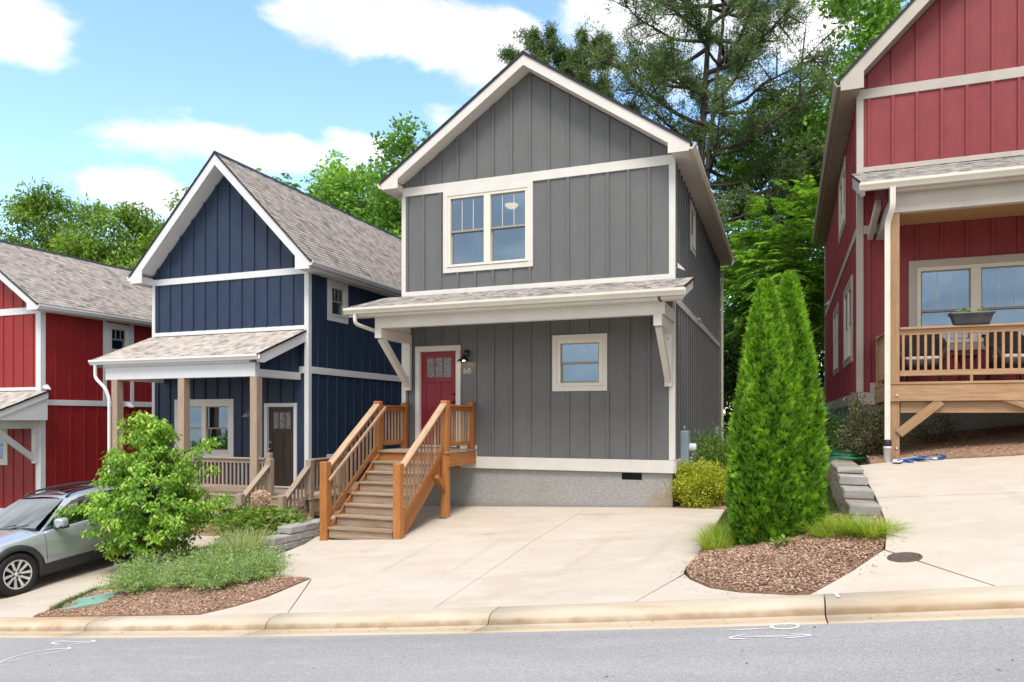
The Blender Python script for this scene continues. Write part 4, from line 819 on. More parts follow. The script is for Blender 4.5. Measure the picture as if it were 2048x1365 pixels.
box('ceiling_board', H4, m_pine, (3.76, 9.3), (-.73, 1.06), (5.30, 5.365))
bar('porch_brace', H4, m_greige, (3.50, v0-.05, 5.15), (3.50, -.25, 5.40), .09, .16)
prism('vent_panel', H4, m_redr, [(-.70, 5.305), (1.06, 5.305), (1.06, 6.24), (-.70, 5.60)], 'x', 3.56, 3.595)
downspout(H4, m_gutter, [(3.62, -1.07, 5.45), (3.62, -1.07, 5.10), (3.56, -.95, 4.90), (3.56, -.93, 4.75), (3.56, -.93, 1.22)], w_=.08, d_=.06)
dp = tag(lathe('drain_pipe', None, m_white, [(.055, -.2), (.055, .20), (.062, .20), (.062, .24), (.05, .24)], (3.56, -.93, 1.02), 18), 'short white drain pipe stub under the downspout of the right porch', 'drain pipe'); lathe('rubber_collar', dp, m_plastic_black, [(.064, .24), (.06, .33), (.045, .345), (.04, .24)], (3.56, -.93, 1.02), 18)
wall_vent(H4, 'left', u0-.03, 10.6, 5.30, m_white)
uh = tag(box('utility_box', None, m_meter, (3.12, 3.25), (9.0, 9.5), (1.75, 2.08), bev=.01), 'grey utility box on the side foundation of the right red house', 'utility box'); sweep('conduit', uh, m_meter, [(3.2, 9.25, 1.76), (3.2, 9.25, .9)], r=.02)
# ------------------------------------------------------------------ wooden stairs and porches
def post(parent, mat, x, y, z0, z1, s=.14, cap=True, name='post'):
    p = box(name, parent, mat, (x-s/2, x+s/2), (y-s/2, y+s/2), (z0, z1), bev=.01 if cap else .004)
    return p
def rail_level(parent, mat, p, q, zb, zt, n, m_b=None, m_cap=None, bw=.035, off=.0):
    """level railing between two points: bottom rail, top rail, cap board, balusters"""
    p = Vector(p); q = Vector(q); d = (q-p).normalized(); r_ = bar('top_rail', parent, mat, (p.x, p.y, zt-.10), (q.x, q.y, zt-.10), .04, .09)
    bar('rail_cap', r_, m_cap or mat, (p.x, p.y, zt-.037), (q.x, q.y, zt-.037), .13, .035); bar('bottom_rail', parent, mat, (p.x, p.y, zb+.045), (q.x, q.y, zb+.045), .04, .09)
    s = Vector((-d.y, d.x, 0))*.0
    for k in range(n):
        t = (k+.5)/n; c = p.lerp(q, t)+s; bar('baluster', parent, m_b or mat, (c.x, c.y, zb+.085), (c.x, c.y, zt-.14), bw, bw)
def rail_slope(parent, mat, x, y0, y1, zl0, zl1, zt0, zt1, n, m_b=None, m_cap=None, bw=.035):
    """raking railing along y at constant x"""
    r_ = bar('top_rail', parent, mat, (x, y0, zt0-.075), (x, y1, zt1-.075), .04, .09); bar('rail_cap', r_, m_cap or mat, (x, y0, zt0-.012), (x, y1, zt1-.012), .14, .035)
    bar('bottom_rail', parent, mat, (x, y0, zl0), (x, y1, zl1), .04, .09)
    for k in range(n):
        t = (k+.7)/(n+.4); y = y0+(y1-y0)*t; bar('baluster', parent, m_b or mat, (x, y, zl0+(zl1-zl0)*t+.03), (x, y, zt0+(zt1-zt0)*t-.10), bw, bw)
def flight(parent, m_t, m_r, x0, x1, y0, dy, z0, dz, n, zg, nose=.02, m_s=None):
    """n treads going back (+y) and up, boards separate; open stringers at both sides"""
    for k in range(n):
        y = y0+dy*k; z = z0+dz*k
        box('tread', parent, m_t, (x0, x1), (y-nose, y+dy*.49), (z-.038, z)); box('tread', parent, m_t, (x0+.003, x1-.002), (y+dy*.51, y+dy+.012), (z-.038, z-.001))
        zb = zg if k == 0 else z-dz+.002
        box('riser', parent, m_r, (x0+.02, x1-.02), (y+.012, y+.034), (zb, z-.04))
    for x in (x0+.0, x1-.0):
        s = -1 if x == x0 else 1; zt = z0+dz*(n-1); ye = y0+dy*n
        prism('stringer', parent, m_s or m_r, [(y0+.02, zg), (y0+.02, z0-.05), (ye, zt+dz-.06), (ye, zt-.24), (y0+.28, zg)], 'x', x+s*.004, x+s*.042)
# stained stairs of the grey house
S1 = thing('front_stairs', 'orange stained wooden front stairs with railings leading to the burgundy door', 'stairs', (-5.0, -1.8, -.35))
xl, xr = -5.74, -4.24
flight(S1, m_tread, m_tread, xl+.085, xr-.085, -3.17, .25, -.235, .1825, 7, -.43, m_s=m_cedar)
for k in range(5):
    y = -1.40+k*.278; box('deck_board', S1, m_tread, (-5.90, -4.12), (y, y+.270), (1.022, 1.06))
box('rim_joist', S1, m_cedar, (-4.165, -4.125), (-1.36, -.055), (.755, 1.02)); box('rim_joist', S1, m_cedar, (-5.895, -5.855), (-1.36, -.055), (.755, 1.02)); box('rim_joist', S1, m_cedar, (-5.853, -4.167), (-1.36, -1.32), (.78, 1.02))
for x in (-5.4, -5.0, -4.6): box('joist', S1, m_cedarw, (x-.02, x+.02), (-1.318, -.055), (.80, 1.02))
post(S1, m_cedar, xr-.0, -3.12, -.44, .93, .15); post(S1, m_cedar, xl, -3.12, -.52, .93, .15)
post(S1, m_cedar, xr+.01, -1.31, -.30, 2.06, .145); post(S1, m_cedar, xl-.005, -1.31, -.35, 2.06, .145)
post(S1, m_cedar, -4.205, -.12, 1.06, 2.055, .13); post(S1, m_cedar, -5.80, -.12, 1.06, 2.055, .13)
for x in (xr+.01,): bar('knee_brace', S1, m_cedar, (x, -1.33, .30), (x, -1.70, .60), .09, .09)
pb = box('post_base', S1, m_nickel, (xr-.085, xr+.085), (-1.395, -1.225), (-.32, -.22), bev=.002); box('post_base', S1, m_nickel, (xr-.08, xr+.08), (-3.205, -3.035), (-.46, -.36), bev=.002)
for x in (xl, xr):
    rail_slope(S1, m_cedar, x, -3.06, -1.37, -.10, 1.13, .84, 2.0, 12, m_cedarw, m_cedarg)
bar('handrail', S1, m_cedarg, (xl+.115, -3.16, .60), (xl+.115, -1.22, 1.93), .045, .05)
rail_level(S1, m_cedar, (-4.205, -1.24, 0), (-4.205, -.19, 0), 1.15, 2.0, 8, m_cedarw); rail_level(S1, m_cedar, (-5.80, -1.24, 0), (-5.80, -.19, 0), 1.15, 2.0, 8, m_cedarw)
# taupe porch of the navy house
S2 = thing('front_porch', 'taupe wooden porch with three roof posts and steps on the navy house', 'porch', (-11, 0, -.8))
for x in (-13.56, -11.42, -9.29): post(S2, m_taupew, x, -.75, -.95, 2.664, .19, False)
for k in range(11):
    y = -.87+k*.153; box('deck_board', S2, m_taupew, (-13.75, -7.72), (y, y+.147), (-.085, -.05))
box('rim_joist', S2, m_taupew, (-13.72, -7.75), (-.85, -.81), (-.37, -.087)); box('rim_joist', S2, m_taupew, (-7.79, -7.75), (-.808, .8), (-.37, -.087)); box('rim_joist', S2, m_taupew, (-13.72, -13.68), (-.808, .8), (-.37, -.087))
for x in (-12.5, -10.4, -8.3): post(S2, m_taupew, x, -.72, -1.2, -.375, .14, False, 'pier')
for x0_, x1_ in ((-13.46, -11.52), (-11.32, -9.39)): rail_level(S2, m_taupew, (x0_, -.75, 0), (x1_, -.75, 0), .08, .83, 17, bw=.04)
rail_level(S2, m_taupew, (-13.6, -.64, 0), (-13.6, .80, 0), .08, .83, 12, bw=.04); rail_level(S2, m_taupew, (-9.19, -.75, 0), (-9.02, -.75, 0), .08, .83, 1, bw=.04)
post(S2, m_taupew, -9.03, -.62, -.05, .92, .12)
xl2, xr2 = -8.88, -7.80
flight(S2, m_taupew, m_taupew, xl2+.07, xr2-.07, -1.74, .27, -.68, .158, 4, -.92)
for x in (xl2, xr2):
    post(S2, m_taupew, x, -1.72, -1.0, .10, .14); post(S2, m_taupew, x, -.78, -.9, .80, .14)
    rail_slope(S2, m_taupew, x, -1.65, -.85, -.47, .05, .03, .66, 6, bw=.04)
rail_level(S2, m_taupew, (-7.80, -.70, 0), (-7.80, .45, 0), .08, .83, 9, bw=.04); post(S2, m_taupew, -7.80, .52, -.9, .92, .12)
# tan porch of the right red house
S4 = thing('front_porch', 'tan treated-wood porch deck with railing on the right red house', 'porch', (6, 0, 1.2))
post(S4, m_tanw, 3.675, -.80, .95, 5.058, .14, False); post(S4, m_tanw, 6.6, -.80, 1.2, 5.058, .14, False); post(S4, m_tanw, 9.2, -.80, 1.4, 5.058, .14, False)
for k in range(13):
    y = -.93+k*.152; box('deck_board', S4, m_tanw, (3.57, 9.3), (y, y+.146), (2.262, 2.30))
box('rim_joist', S4, m_tanw, (3.60, 9.3), (-.915, -.875), (1.99, 2.26)); box('rim_joist', S4, m_tanw, (3.575, 3.604), (-.86, 1.04), (1.99, 2.26))
box('beam', S4, m_tanw, (3.76, 9.2), (-.84, -.76), (1.80, 1.985))
bar('knee_brace', S4, m_tanw, (3.73, -.86, 1.46), (4.33, -.86, 1.99), .09, .14); bar('knee_brace', S4, m_tanw, (6.55, -.86, 1.46), (5.20, -.86, 2.05), .09, .14)
rail_level(S4, m_tanw, (3.75, -.82, 0), (6.52, -.82, 0), 2.40, 3.21, 26, bw=.038); rail_level(S4, m_tanw, (6.68, -.82, 0), (9.12, -.82, 0), 2.40, 3.21, 23, bw=.038)
rail_level(S4, m_tanw, (3.64, -.72, 0), (3.64, .92, 0), 2.40, 3.21, 15, bw=.038); post(S4, m_tanw, 3.64, .98, 2.30, 3.25, .10)
for x in (4.76, 6.0, 7.8): box('rail_block', S4, m_tanw, (x-.02, x+.02), (-.84, -.80), (2.30, 2.40))
for x in (3.70, 3.72): pass
lathe('bolt', S4, m_nickel, [(0, -.015), (.018, -.013), (.02, 0)], (3.70, -.915, 2.08), 10, 'y'); lathe('bolt', S4, m_nickel, [(0, -.015), (.018, -.013), (.02, 0)], (3.70, -.872, 1.22), 10, 'y')
# planter box on the rail
def loft(name, parent, mat, secs, loc=(0, 0, 0), caps=(True, True), sm=True):
    """closed sections (same number of points) joined"""
    k = len(secs[0]); V = [p for s in secs for p in s]; F = []
    for i in range(len(secs)-1):
        for j in range(k): F.append([i*k+j, i*k+(j+1) % k, (i+1)*k+(j+1) % k, (i+1)*k+j])
    if caps[0]: F.append(list(range(k))[::-1])
    if caps[1]: F.append([(len(secs)-1)*k+j for j in range(k)])
    me = mesh(name, V, F); bm = bmesh.new(); bm.from_mesh(me); bmesh.ops.recalc_face_normals(bm, faces=bm.faces); bm.to_mesh(me); bm.free()
    if sm: smooth(me)
    return link(name, me, mat, parent, loc)
def rrect(hx, hy, r_, z, n=4):
    P = []
    for cx, cy, a in ((hx-r_, hy-r_, 0), (-hx+r_, hy-r_, 90), (-hx+r_, -hy+r_, 180), (hx-r_, -hy+r_, 270)):
        for i in range(n+1): P.append((cx+r_*math.cos(R(a+90*i/n)), cy+r_*math.sin(R(a+90*i/n)), z))
    return P
PL4 = thing('planter', 'charcoal plastic window-box planter sitting on the right porch railing', 'planter', (4.76, -.82, 3.19))
loft('planter_body', PL4, m_planter, [rrect(.24, .075, .03, 0), rrect(.255, .085, .03, .05), rrect(.285, .10, .035, .15), rrect(.295, .105, .035, .155), rrect(.31, .115, .035, .165), rrect(.31, .115, .035, .195), rrect(.295, .10, .03, .195), rrect(.28, .09, .03, .14)], (4.76, -.82, 3.19), (True, True))
# wicker chairs with cushions
def chair(label, x, y, rz):
    t = thing('wicker_chair', label, 'chair', (x, y, 2.30), 'wicker chairs on the right porch', Matrix.Rotation(rz, 4, 'Z')); B = WL[t]
    def P(p): return B @ Vector(p)
    def curve(nm, pts, r_): return sweep(nm, t, m_wicker, [P(p) for p in pts], r=r_, n=8)
    loft('seat', t, m_wicker, [[tuple(P((q[0], q[1]-.02, z))) for q in rrect(.29, .27, .08, 0)] for z in (.28, .40)])
    loft('cushion', t, m_cushion, [[tuple(P((q[0]*s, q[1]*s-.02, z))) for q in rrect(.27, .25, .08, 0)] for z, s in ((.402, .94), (.425, 1), (.455, 1), (.475, .93))])
    # curved back shell
    V = []; F = []; n = 17; m_ = 8
    for i in range(n):
        a = R(-10+200*i/(n-1)); s = math.sin(max(0, min(math.pi, a)))
        for j in range(m_):
            z = .34+(j/(m_-1))*(.28+.34*max(0, s)**1.3); rr = .31+.05*j/(m_-1); V.append(P((rr*math.cos(a), .0+rr*.95*math.sin(a), z)))
    for i in range(n-1):
        for j in range(m_-1): F.append([i*m_+j, (i+1)*m_+j, (i+1)*m_+j+1, i*m_+j+1])
    me = mesh('backrest', V, F); smooth(me); o = link('backrest', me, m_wicker, t, mw=Matrix.Identity(4)); sd = o.modifiers.new('s', 'SOLIDIFY'); sd.thickness = .025
    top = [V[i*m_+m_-1] for i in range(n)]; sweep('back_rim', t, m_wicker, top, r=.028, n=8)
    for s in (-1, 1):
        curve('armrest', [(s*.34, .0, .60), (s*.36, -.14, .62), (s*.35, -.26, .58), (s*.31, -.30, .48), (s*.29, -.29, .32)], .035)
        curve('leg', [(s*.24, -.24, .30), (s*.27, -.27, .0)], .018); curve('leg', [(s*.24, .2, .30), (s*.27, .24, .0)], .018)
chair('dark wicker chair with pink cushion left of the little porch table', 4.25, .25, R(-12)); chair('dark wicker chair with pink cushion right of the little porch table', 5.55, .25, R(12))
tb = thing('side_table', 'small black metal table between the two wicker chairs', 'table', (4.92, .3, 2.30)); lathe('table_top', tb, m_black, [(0, .50), (.22, .50), (.225, .485), (.22, .47), (0, .47)], (4.92, .3, 2.30), 24)
for a in (45, 135, 225, 315): sweep('leg', tb, m_black, [(4.92+.15*math.cos(R(a)), .3+.15*math.sin(R(a)), 2.78), (4.92+.06*math.cos(R(a)), .3+.06*math.sin(R(a)), 2.55), (4.92+.2*math.cos(R(a)), .3+.2*math.sin(R(a)), 2.302)], r=.011)
# ------------------------------------------------------------------ block retaining walls
def block(parent, mat, c, d, rz=0., sh=None):
    key = ('blk', tuple(round(x, 3) for x in d), random.randint(0, 3))
    if key not in CACHE:
        v, f = cham(*d, .014); v = [tuple(np.array(p)+rng.normal(0, .004, 3)) for p in v]; CACHE[key] = mesh('block', v, f)
    return link('block', CACHE[key], mat, parent, mw=Matrix.Translation(c) @ Matrix.Rotation(rz, 4, 'Z'))
RW = thing('retaining_wall', 'stepped grey block retaining wall beside the right driveway', 'retaining wall', (2.95, -2.5, .3))
BH = .145
def wall_line(v): return 2.93+.03*math.sin(v*.8)-.02*max(0, v+1)
tops = [(.515, -4.95), (.645, -4.25), (.775, -3.60), (.905, -2.95), (.985, -2.45)]   # top height of a course and where it starts
for k, (zt_, vs_) in enumerate(tops):
    hh = .13 if k < 4 else .08; v = vs_; i = 0
    while v < 1.1:
        ln = .40 if (i or k % 2 == 0) else .30; m_ = m_block if i == 0 else m_blockt
        block(RW, m_, (wall_line(v)+random.uniform(-.006, .006), v+ln/2, zt_-hh/2), (.36, ln-.008, hh-.004)); v += ln; i += 1
for zt_ in (.385, .255):
    v = -4.6
    while v < 1.1: block(RW, m_blockt, (wall_line(v)-.01, v+.2, zt_-.065), (.36, .392, .126)); v += .4
RW2 = thing('retaining_wall', 'low grey block wall stepping down left of the stained stairs', 'retaining wall', (-6.15, -3.3, -.5))
p0 = np.array([-6.28, -4.02]); dr_ = np.array([.02, 1.0])
for k, (zt_, s0, n, m_) in enumerate(((-.335, .0, 6, m_block), (-.465, -.05, 6, m_block), (-.20, .42, 5, m_block), (-.595, -.1, 6, m_blockt))):
    for i in range(n):
        c = p0+dr_*(s0+.36*i+.18); c[0] += .12*max(0, (s0+.36*i)-.2)*.25; block(RW2, m_, (c[0], c[1], zt_-.065), (.30, .35, .126), rz=-.06)
# ------------------------------------------------------------------ small things on the ground
mh = thing('cleanout_cover', 'round rusty iron cover set in the right driveway', 'manhole cover', (3.09, -6.25, float(TR(3.09, -6.25))))
nrm = Matrix.Rotation(R(6), 4, 'X') @ Matrix.Rotation(R(-8), 4, 'Y')
o = lathe('lid', mh, m_iron, [(0, .010), (.03, .012), (.05, .008), (.11, .008), (.115, .011), (.125, .011), (.128, .004)], (3.09, -6.25, float(TR(3.09, -6.25))), 36); o.matrix_basis = o.matrix_basis @ nrm
o = lathe('rim', mh, m_iron, [(.131, .0), (.131, .012), (.150, .012), (.153, .0)], (3.09, -6.25, float(TR(3.09, -6.25))), 36); o.matrix_basis = o.matrix_basis @ nrm
vb = thing('valve_box_lid', 'faded green plastic valve box lid tilted in the left mulch bed', 'valve box', (-7.05, -6.75, -.86), rot=Matrix.Rotation(R(10), 4, 'X') @ Matrix.Rotation(R(-8), 4, 'Y') @ Matrix.Rotation(R(20), 4, 'Z'))
B_ = WL[vb]
def wv(L_): return [tuple(B_ @ Vector(p)) for p in L_]
loft('lid', vb, m_valve, [wv(rrect(.32, .22, .05, .0)), wv(rrect(.32, .22, .05, .035)), wv(rrect(.305, .205, .045, .042))], sm=False); loft('skirt', vb, m_valve, [wv(rrect(.34, .24, .05, -.12)), wv(rrect(.33, .23, .05, .002))], sm=False)
sweep('bolt_hole', vb, m_black, wv([(.02, .04, .040), (.02, .04, .047)]), r=.016); 
# garden hose: hanging run and a loose coil
hz = thing('garden_hose', 'green garden hose hanging from the tap and coiled over the block wall', 'hose', (3.1, -.2, 1.0))
sweep('hose_run', hz, m_hose, [(3.20, 3.2, 2.08), (3.18, 3.18, 1.98), (3.13, 2.9, 1.7), (3.05, 2.4, 1.35), (3.0, 1.9, 1.08), (2.98, 1.2, 1.02), (3.1, .5, 1.03), (3.2, -.3, 1.04)], r=.012)
for k in range(4):
    pts = []
    for i in range(30):
        a = 2*math.pi*i/29*1.03+k; q_ = [(.30, .42), (.36, .55), (.26, .38), (.40, .50)][k]; x_ = 2.95+q_[0]*math.cos(a)+.03*k; over = max(0., (2.78-x_)/.4); pts.append((x_, -.35+.16*k+q_[1]*math.sin(a), 1.03+.02*k+.012*math.sin(3*a+k)-.42*over**1.2))
    sweep('hose_coil', hz, m_hose, pts, r=.012)
tp = tag(sweep('garden_tap', None, m_nickel, [(3.30, 3.25, 2.12), (3.20, 3.22, 2.12), (3.19, 3.21, 2.05)], r=.018), 'metal garden tap on the side trim of the right red house', 'tap'); lathe('handle', tp, m_nickel, [(.0, .02), (.035, .02), (.035, .0), (0, 0)], (3.22, 3.23, 2.135), 10)
# folded blue and white webbing on the driveway
bs = thing('tow_strap', 'crumpled blue and white fabric strap lying on the right driveway', 'strap', (3.95, -1.12, 1.02))
def TRs(x, y, h): return (x, y, float(TR(x, y))+.012+h)
for k in range(5):
    mm = (m_strapb, m_strapw, m_strapb, m_strapw, m_strapb)[k]; pts = []
    for i in range(13):
        a = -.3+(3.6+.3*k)*i/12; pts.append(TRs(3.98+.045*k*(-1)**k+(.30-.03*k)*math.cos(a), -1.17+.02*k+(.10+.01*k)*math.sin(a*1.1), .010*k+.008*math.sin(4*a+k)))
    sweep('fold', bs, mm, pts, prof=[(-.028, -.003), (.028, -.003), (.028, .004), (-.028, .004)], up=(0, 0, 1))
sweep('fold', bs, m_strapb, [TRs(3.62, -1.16, .01), TRs(3.75, -1.10, .02), TRs(3.95, -1.06, .03), TRs(4.12, -1.02, .02)], prof=[(-.03, -.003), (.03, -.003), (.03, .004), (-.03, .004)])
# things at the far end of the side yard
fence = thing('garden_fence', 'brown wooden fence behind the right red house', 'fence', (2.0, 14, .8))
for k in range(14): box('fence_board', fence, m_cedarw, (.6+k*.185, .6+k*.185+.17), (14.2, 14.23), (.7, 2.0+.03*(k % 3)))
box('fence_rail', fence, m_cedarw, (.6, 3.2), (14.235, 14.27), (1.0, 1.09)); box('fence_rail', fence, m_cedarw, (.6, 3.2), (14.235, 14.27), (1.7, 1.79))
ac = thing('raised_bed', 'dark low planter box behind the back corner of the grey house', 'planter', (.6, 11.2, .2))
box('side_board', ac, m_plastic_black, (.14, 1.3), (10.5, 10.54), (.0, .84)); box('cap_board', ac, m_meter, (.12, 1.34), (10.46, 10.6), (.842, .89)); box('side_board', ac, m_plastic_black, (1.26, 1.3), (10.545, 12), (.0, .84)); box('cap_board', ac, m_meter, (1.2, 1.34), (10.602, 12), (.842, .89))
# ------------------------------------------------------------------ silver crossover parked on the left driveway
m_carp = M('silver_car_paint', (.52, .56, .61), rough=.22, metal=.45, spec=.6, coat=1.)
m_clad = M('grey_plastic_cladding', (.035, .037, .04), rough=.55)
m_tyre = M('tyre_rubber', (.016, .016, .017), rough=.75, bump=.5, bscale=60)
m_rim = M('machined_alloy', (.70, .69, .67), rough=.4, metal=.5)
m_rimb = M('black_alloy', (.012, .012, .013), rough=.3)
m_lens = M('lamp_lens', (.55, .58, .6), rough=.08, spec=.9)
m_red = M('tail_lamp_lens', (.35, .012, .012), rough=.15, spec=.8)
m_visor = M('smoked_visor', (.10, .07, .075), rough=.2)
cx, cy = -10.38, -4.70
zf = (float(TM(cx, cy-1.33)), float(TM(cx, cy+1.33))); zs = (float(TM(cx-.78, cy)), float(TM(cx+.78, cy)))
CAR = thing('parked_car', 'silver crossover car with roof rails parked on the left driveway', 'car', (cx, cy, sum(zf)/2+.005), rot=Matrix.Rotation(math.atan2(zf[1]-zf[0], 2.66), 4, 'X') @ Matrix.Rotation(-math.atan2(zs[1]-zs[0], 1.56)*.8, 4, 'Y'))
CB = WL[CAR]
def cmesh(name, V, F, mat, parent=None, sm=True, solid=0.):
    me = mesh(name, V, F); bm = bmesh.new(); bm.from_mesh(me); bmesh.ops.remove_doubles(bm, verts=bm.verts, dist=1e-5); bmesh.ops.recalc_face_normals(bm, faces=bm.faces); bm.to_mesh(me); bm.free()
    if sm: smooth(me)
    o = link(name, me, mat, parent or CAR, mw=CB.copy())
    if solid: s = o.modifiers.new('s', 'SOLIDIFY'); s.thickness = solid; s.offset = 0
    return o
I_ = np.interp
def belt(y): return float(I_(y, [-2.2, -1.6, -.9, .3, 1.3, 2.2], [.76, .87, .93, .97, 1.015, 1.04]))
def taper(y): return float(I_(y, [-2.22, -2.1, -1.9, -1.5, -.8, .8, 1.6, 2.0, 2.15, 2.22], [.74, .84, .925, .975, 1, 1, .985, .95, .90, .82]))
def hw(y, z):
    """half width of the lower body"""
    b = belt(y); t = (z-.28)/(b-.28)
    w_ = float(I_(t, [-.1, 0, .12, .35, .55, .72, .86, .97, 1.0], [.80, .845, .875, .893, .893, .900, .885, .862, .835]))
    return w_*taper(y)
WHL = (-1.33, 1.335); RA = .405; ZW = .345
def arch(y, z): return any((y-w_)**2+(z-ZW)**2 < RA*RA for w_ in WHL)
def side_patch(name, y0, y1, s, mat, zlo=.405, zhi=None, gap=.004, parent=None):
    ys = np.unique(np.concatenate([np.arange(y0+gap, y1-gap, .03), [y1-gap]])); n = 22; V = []; F = []; idx = {}
    for i, y in enumerate(ys):
        for j in range(n):
            zt_ = belt(y) if zhi is None else zhi; z = zlo+(zt_-zlo)*j/(n-1)
            # snap inside points to the wheel arch
            for w_ in WHL:
                d = math.hypot(y-w_, z-ZW)
                if RA-.03 < d < RA: y_, z_ = w_+(y-w_)*RA/d, ZW+(z-ZW)*RA/d; break
            else: y_, z_ = y, z
            idx[(i, j)] = len(V); V.append((s*hw(y_, z_), y_, z_))
    for i in range(len(ys)-1):
        for j in range(n-1):
            q = [idx[(i, j)], idx[(i+1, j)], idx[(i+1, j+1)], idx[(i, j+1)]]; c = np.mean([V[k] for k in q], 0)
            if not arch(c[1], c[2]): F.append(q)
    return cmesh(name, V, F, mat, parent)
for s in (1, -1):
    side_patch('front_wing', -2.22, -.82, s, m_carp); fd = side_patch('front_door', -.82, .28, s, m_carp); rd = side_patch('rear_door', .28, 1.22, s, m_carp); side_patch('rear_wing', 1.22, 2.22, s, m_carp)
    side_patch('sill_cladding', -2.2, 2.2, s, m_clad, .20, .403, 0.)
    for d, y in ((fd, .12), (rd, 1.06)):
        x = s*(hw(y, .90)+.022); pts = [(s*hw(y-.11, .885), y-.11, .885), (x, y-.08, .888), (x, y+.06, .895), (s*hw(y+.10, .90), y+.10, .90)]
        sweep('door_handle', d, m_carp, [CB @ Vector(p) for p in pts], r=.014)
    V = []; F = []                                     # chrome/silver strip above the sill
    side_patch('sill_strip', -.86, .95, s, m_carp, .398, .412, 0.)
    for w_ in WHL:                                     # wheel-arch cladding and liner
        V = []; F = []; n = 40
        for i in range(n+1):
            a = R(-18+216*i/n)
            for rr, off in ((RA-.035, -.05), (RA-.03, .022), (RA+.005, .030), (RA+.052, .022), (RA+.062, .002)):
                y = w_+rr*math.cos(a); z = max(ZW+rr*math.sin(a), .2); V.append((s*(hw(y, min(z, belt(y)))+off), y, z))
        for i in range(n):
            for j in range(4): F.append([i*5+j, (i+1)*5+j, (i+1)*5+j+1, i*5+j+1])
        cmesh('arch_cladding', V, F, m_clad)
        V = []; F = []
        for i in range(n+1):
            a = R(-25+230*i/n); y = w_+(RA-.02)*math.cos(a); z = ZW+(RA-.02)*math.sin(a); V += [(s*.86, y, z), (s*.50, y, z)]
        for i in range(n): F.append([2*i, 2*i+1, 2*i+3, 2*i+2])
        cmesh('wheel_well', V, F, m_clad); cmesh('wheel_well', [(s*.5, w_-.42, .1), (s*.5, w_+.42, .1), (s*.5, w_+.42, .8), (s*.5, w_-.42, .8)], [[0, 1, 2, 3]], m_clad)
        # wheel
        wc = CB @ Vector((s*.79, w_, ZW)); wm = CB.to_3x3().to_4x4()
        def ax(prof): return [(r_, h*s) for r_, h in prof]
        ty = lathe('wheel', CAR, m_tyre, ax([(.235, -.10), (.30, -.108), (.333, -.10), (.345, -.075), (.346, .06), (.338, .09), (.318, .104), (.285, .110), (.245, .100), (.232, .085)]), (0, 0, 0), 44, 'x'); ty.matrix_basis = WL[CAR].inverted() @ (Matrix.Translation(wc) @ wm); WL[ty] = Matrix.Translation(wc) @ wm
        rim = lathe('rim', ty, m_rimb, ax([(.238, -.08), (.238, .088), (.228, .094), (.218, .086), (.212, .03), (.08, .02), (.0, .02)]), (0, 0, 0), 40, 'x'); rim.matrix_basis = Matrix.Identity(4)
        V = []; F = []
        for i in range(41):
            a = 2*math.pi*i/40
            for rr, x in ((.214, .088), (.228, .097), (.238, .088)): V.append((s*x, rr*math.cos(a), rr*math.sin(a)))
        for i in range(40):
            for j in range(2): F.append([i*3+j, i*3+j+3, i*3+j+4, i*3+j+1])
        me = mesh('rim_lip', V, F); smooth(me); o = link('rim_lip', me, m_rim, ty); o.matrix_basis = Matrix.Identity(4)
        for k in range(5):
            a = R(90+72*k); V = []; F = []
            def pp(r_, da, x): return (s*x, r_*math.cos(a+da), r_*math.sin(a+da))
            for sg in (-1, 1):
                b0 = len(V); V += [pp(.065, sg*.02, .060), pp(.075, sg*.50, .055), pp(.15, sg*.20, .074), pp(.15, sg*.44, .072), pp(.225, sg*.24, .090), pp(.225, sg*.46, .088)]
                F += [[b0, b0+1, b0+3, b0+2], [b0+2, b0+3, b0+5, b0+4]]
            b0 = len(V); V += [pp(.04, -.4, .058), pp(.04, .4, .058), pp(.085, .22, .058), pp(.085, -.22, .058)]; F.append([b0, b0+1, b0+2, b0+3])
            me = mesh('spoke', V, F); o = link('spoke', me, m_rim, ty); o.matrix_basis = Matrix.Identity(4); sd = o.modifiers.new('s', 'SOLIDIFY'); sd.thickness = .016; sd.offset = 0
        o = lathe('hub_cap', ty, m_rim, ax([(.034, .05), (.032, .066), (.0, .068)]), (0, 0, 0), 16, 'x'); o.matrix_basis = Matrix.Identity(4)
# bonnet, windscreen, roof, tailgate: lofted across the car
def grid_patch(name, rows, mat, parent=None, sm=True, solid=0.):
    k = len(rows[0]); V = [p for r_ in rows for p in r_]; F = [[i*k+j, (i+1)*k+j, (i+1)*k+j+1, i*k+j+1] for i in range(len(rows)-1) for j in range(k-1)]
    return cmesh(name, V, F, mat, parent, sm, solid)
XS = np.linspace(-1, 1, 17)
rows = []
for y in np.concatenate([[-2.235, -2.23], np.linspace(-2.2, -.86, 22)]):
    b = belt(max(y, -2.2)); w_ = hw(max(y, -2.22), b)*(.9 if y < -2.2 else 1); h = I_(y, [-2.235, -2.2, -2.0, -1.5, -.86], [-.06, -.01, .045, .075, .075])
    rows.append([(w_*x, y, b+h*(1-abs(x)**3)+.012*math.exp(-((abs(x)-.62)/.12)**2)*(y > -2.1)) for x in XS])
grid_patch('bonnet', rows, m_carp)
def roofz(y): return float(I_(y, [-.20, 0, .4, .9, 1.4, 1.75], [1.375, 1.41, 1.435, 1.435, 1.41, 1.37]))
def roofw(y): return float(I_(y, [-.25, 0, .6, 1.2, 1.75], [.565, .60, .615, .60, .56]))
rows = []
for t in np.linspace(0, 1, 9):
    y = -.88+(.70)*t; z0 = .965+.03; z1 = 1.375; w0 = .755; w1 = .565; w_ = w0+(w1-w0)*t; z = z0+(z1-z0)*(t+.12*t*(1-t)); rows.append([(w_*x, y-.11*(1-x*x)*(1-t)*1.0+.03*abs(x)**2*0, z+.02*(1-x*x)) for x in XS])
ws_ = grid_patch('windscreen', rows, m_cglass)
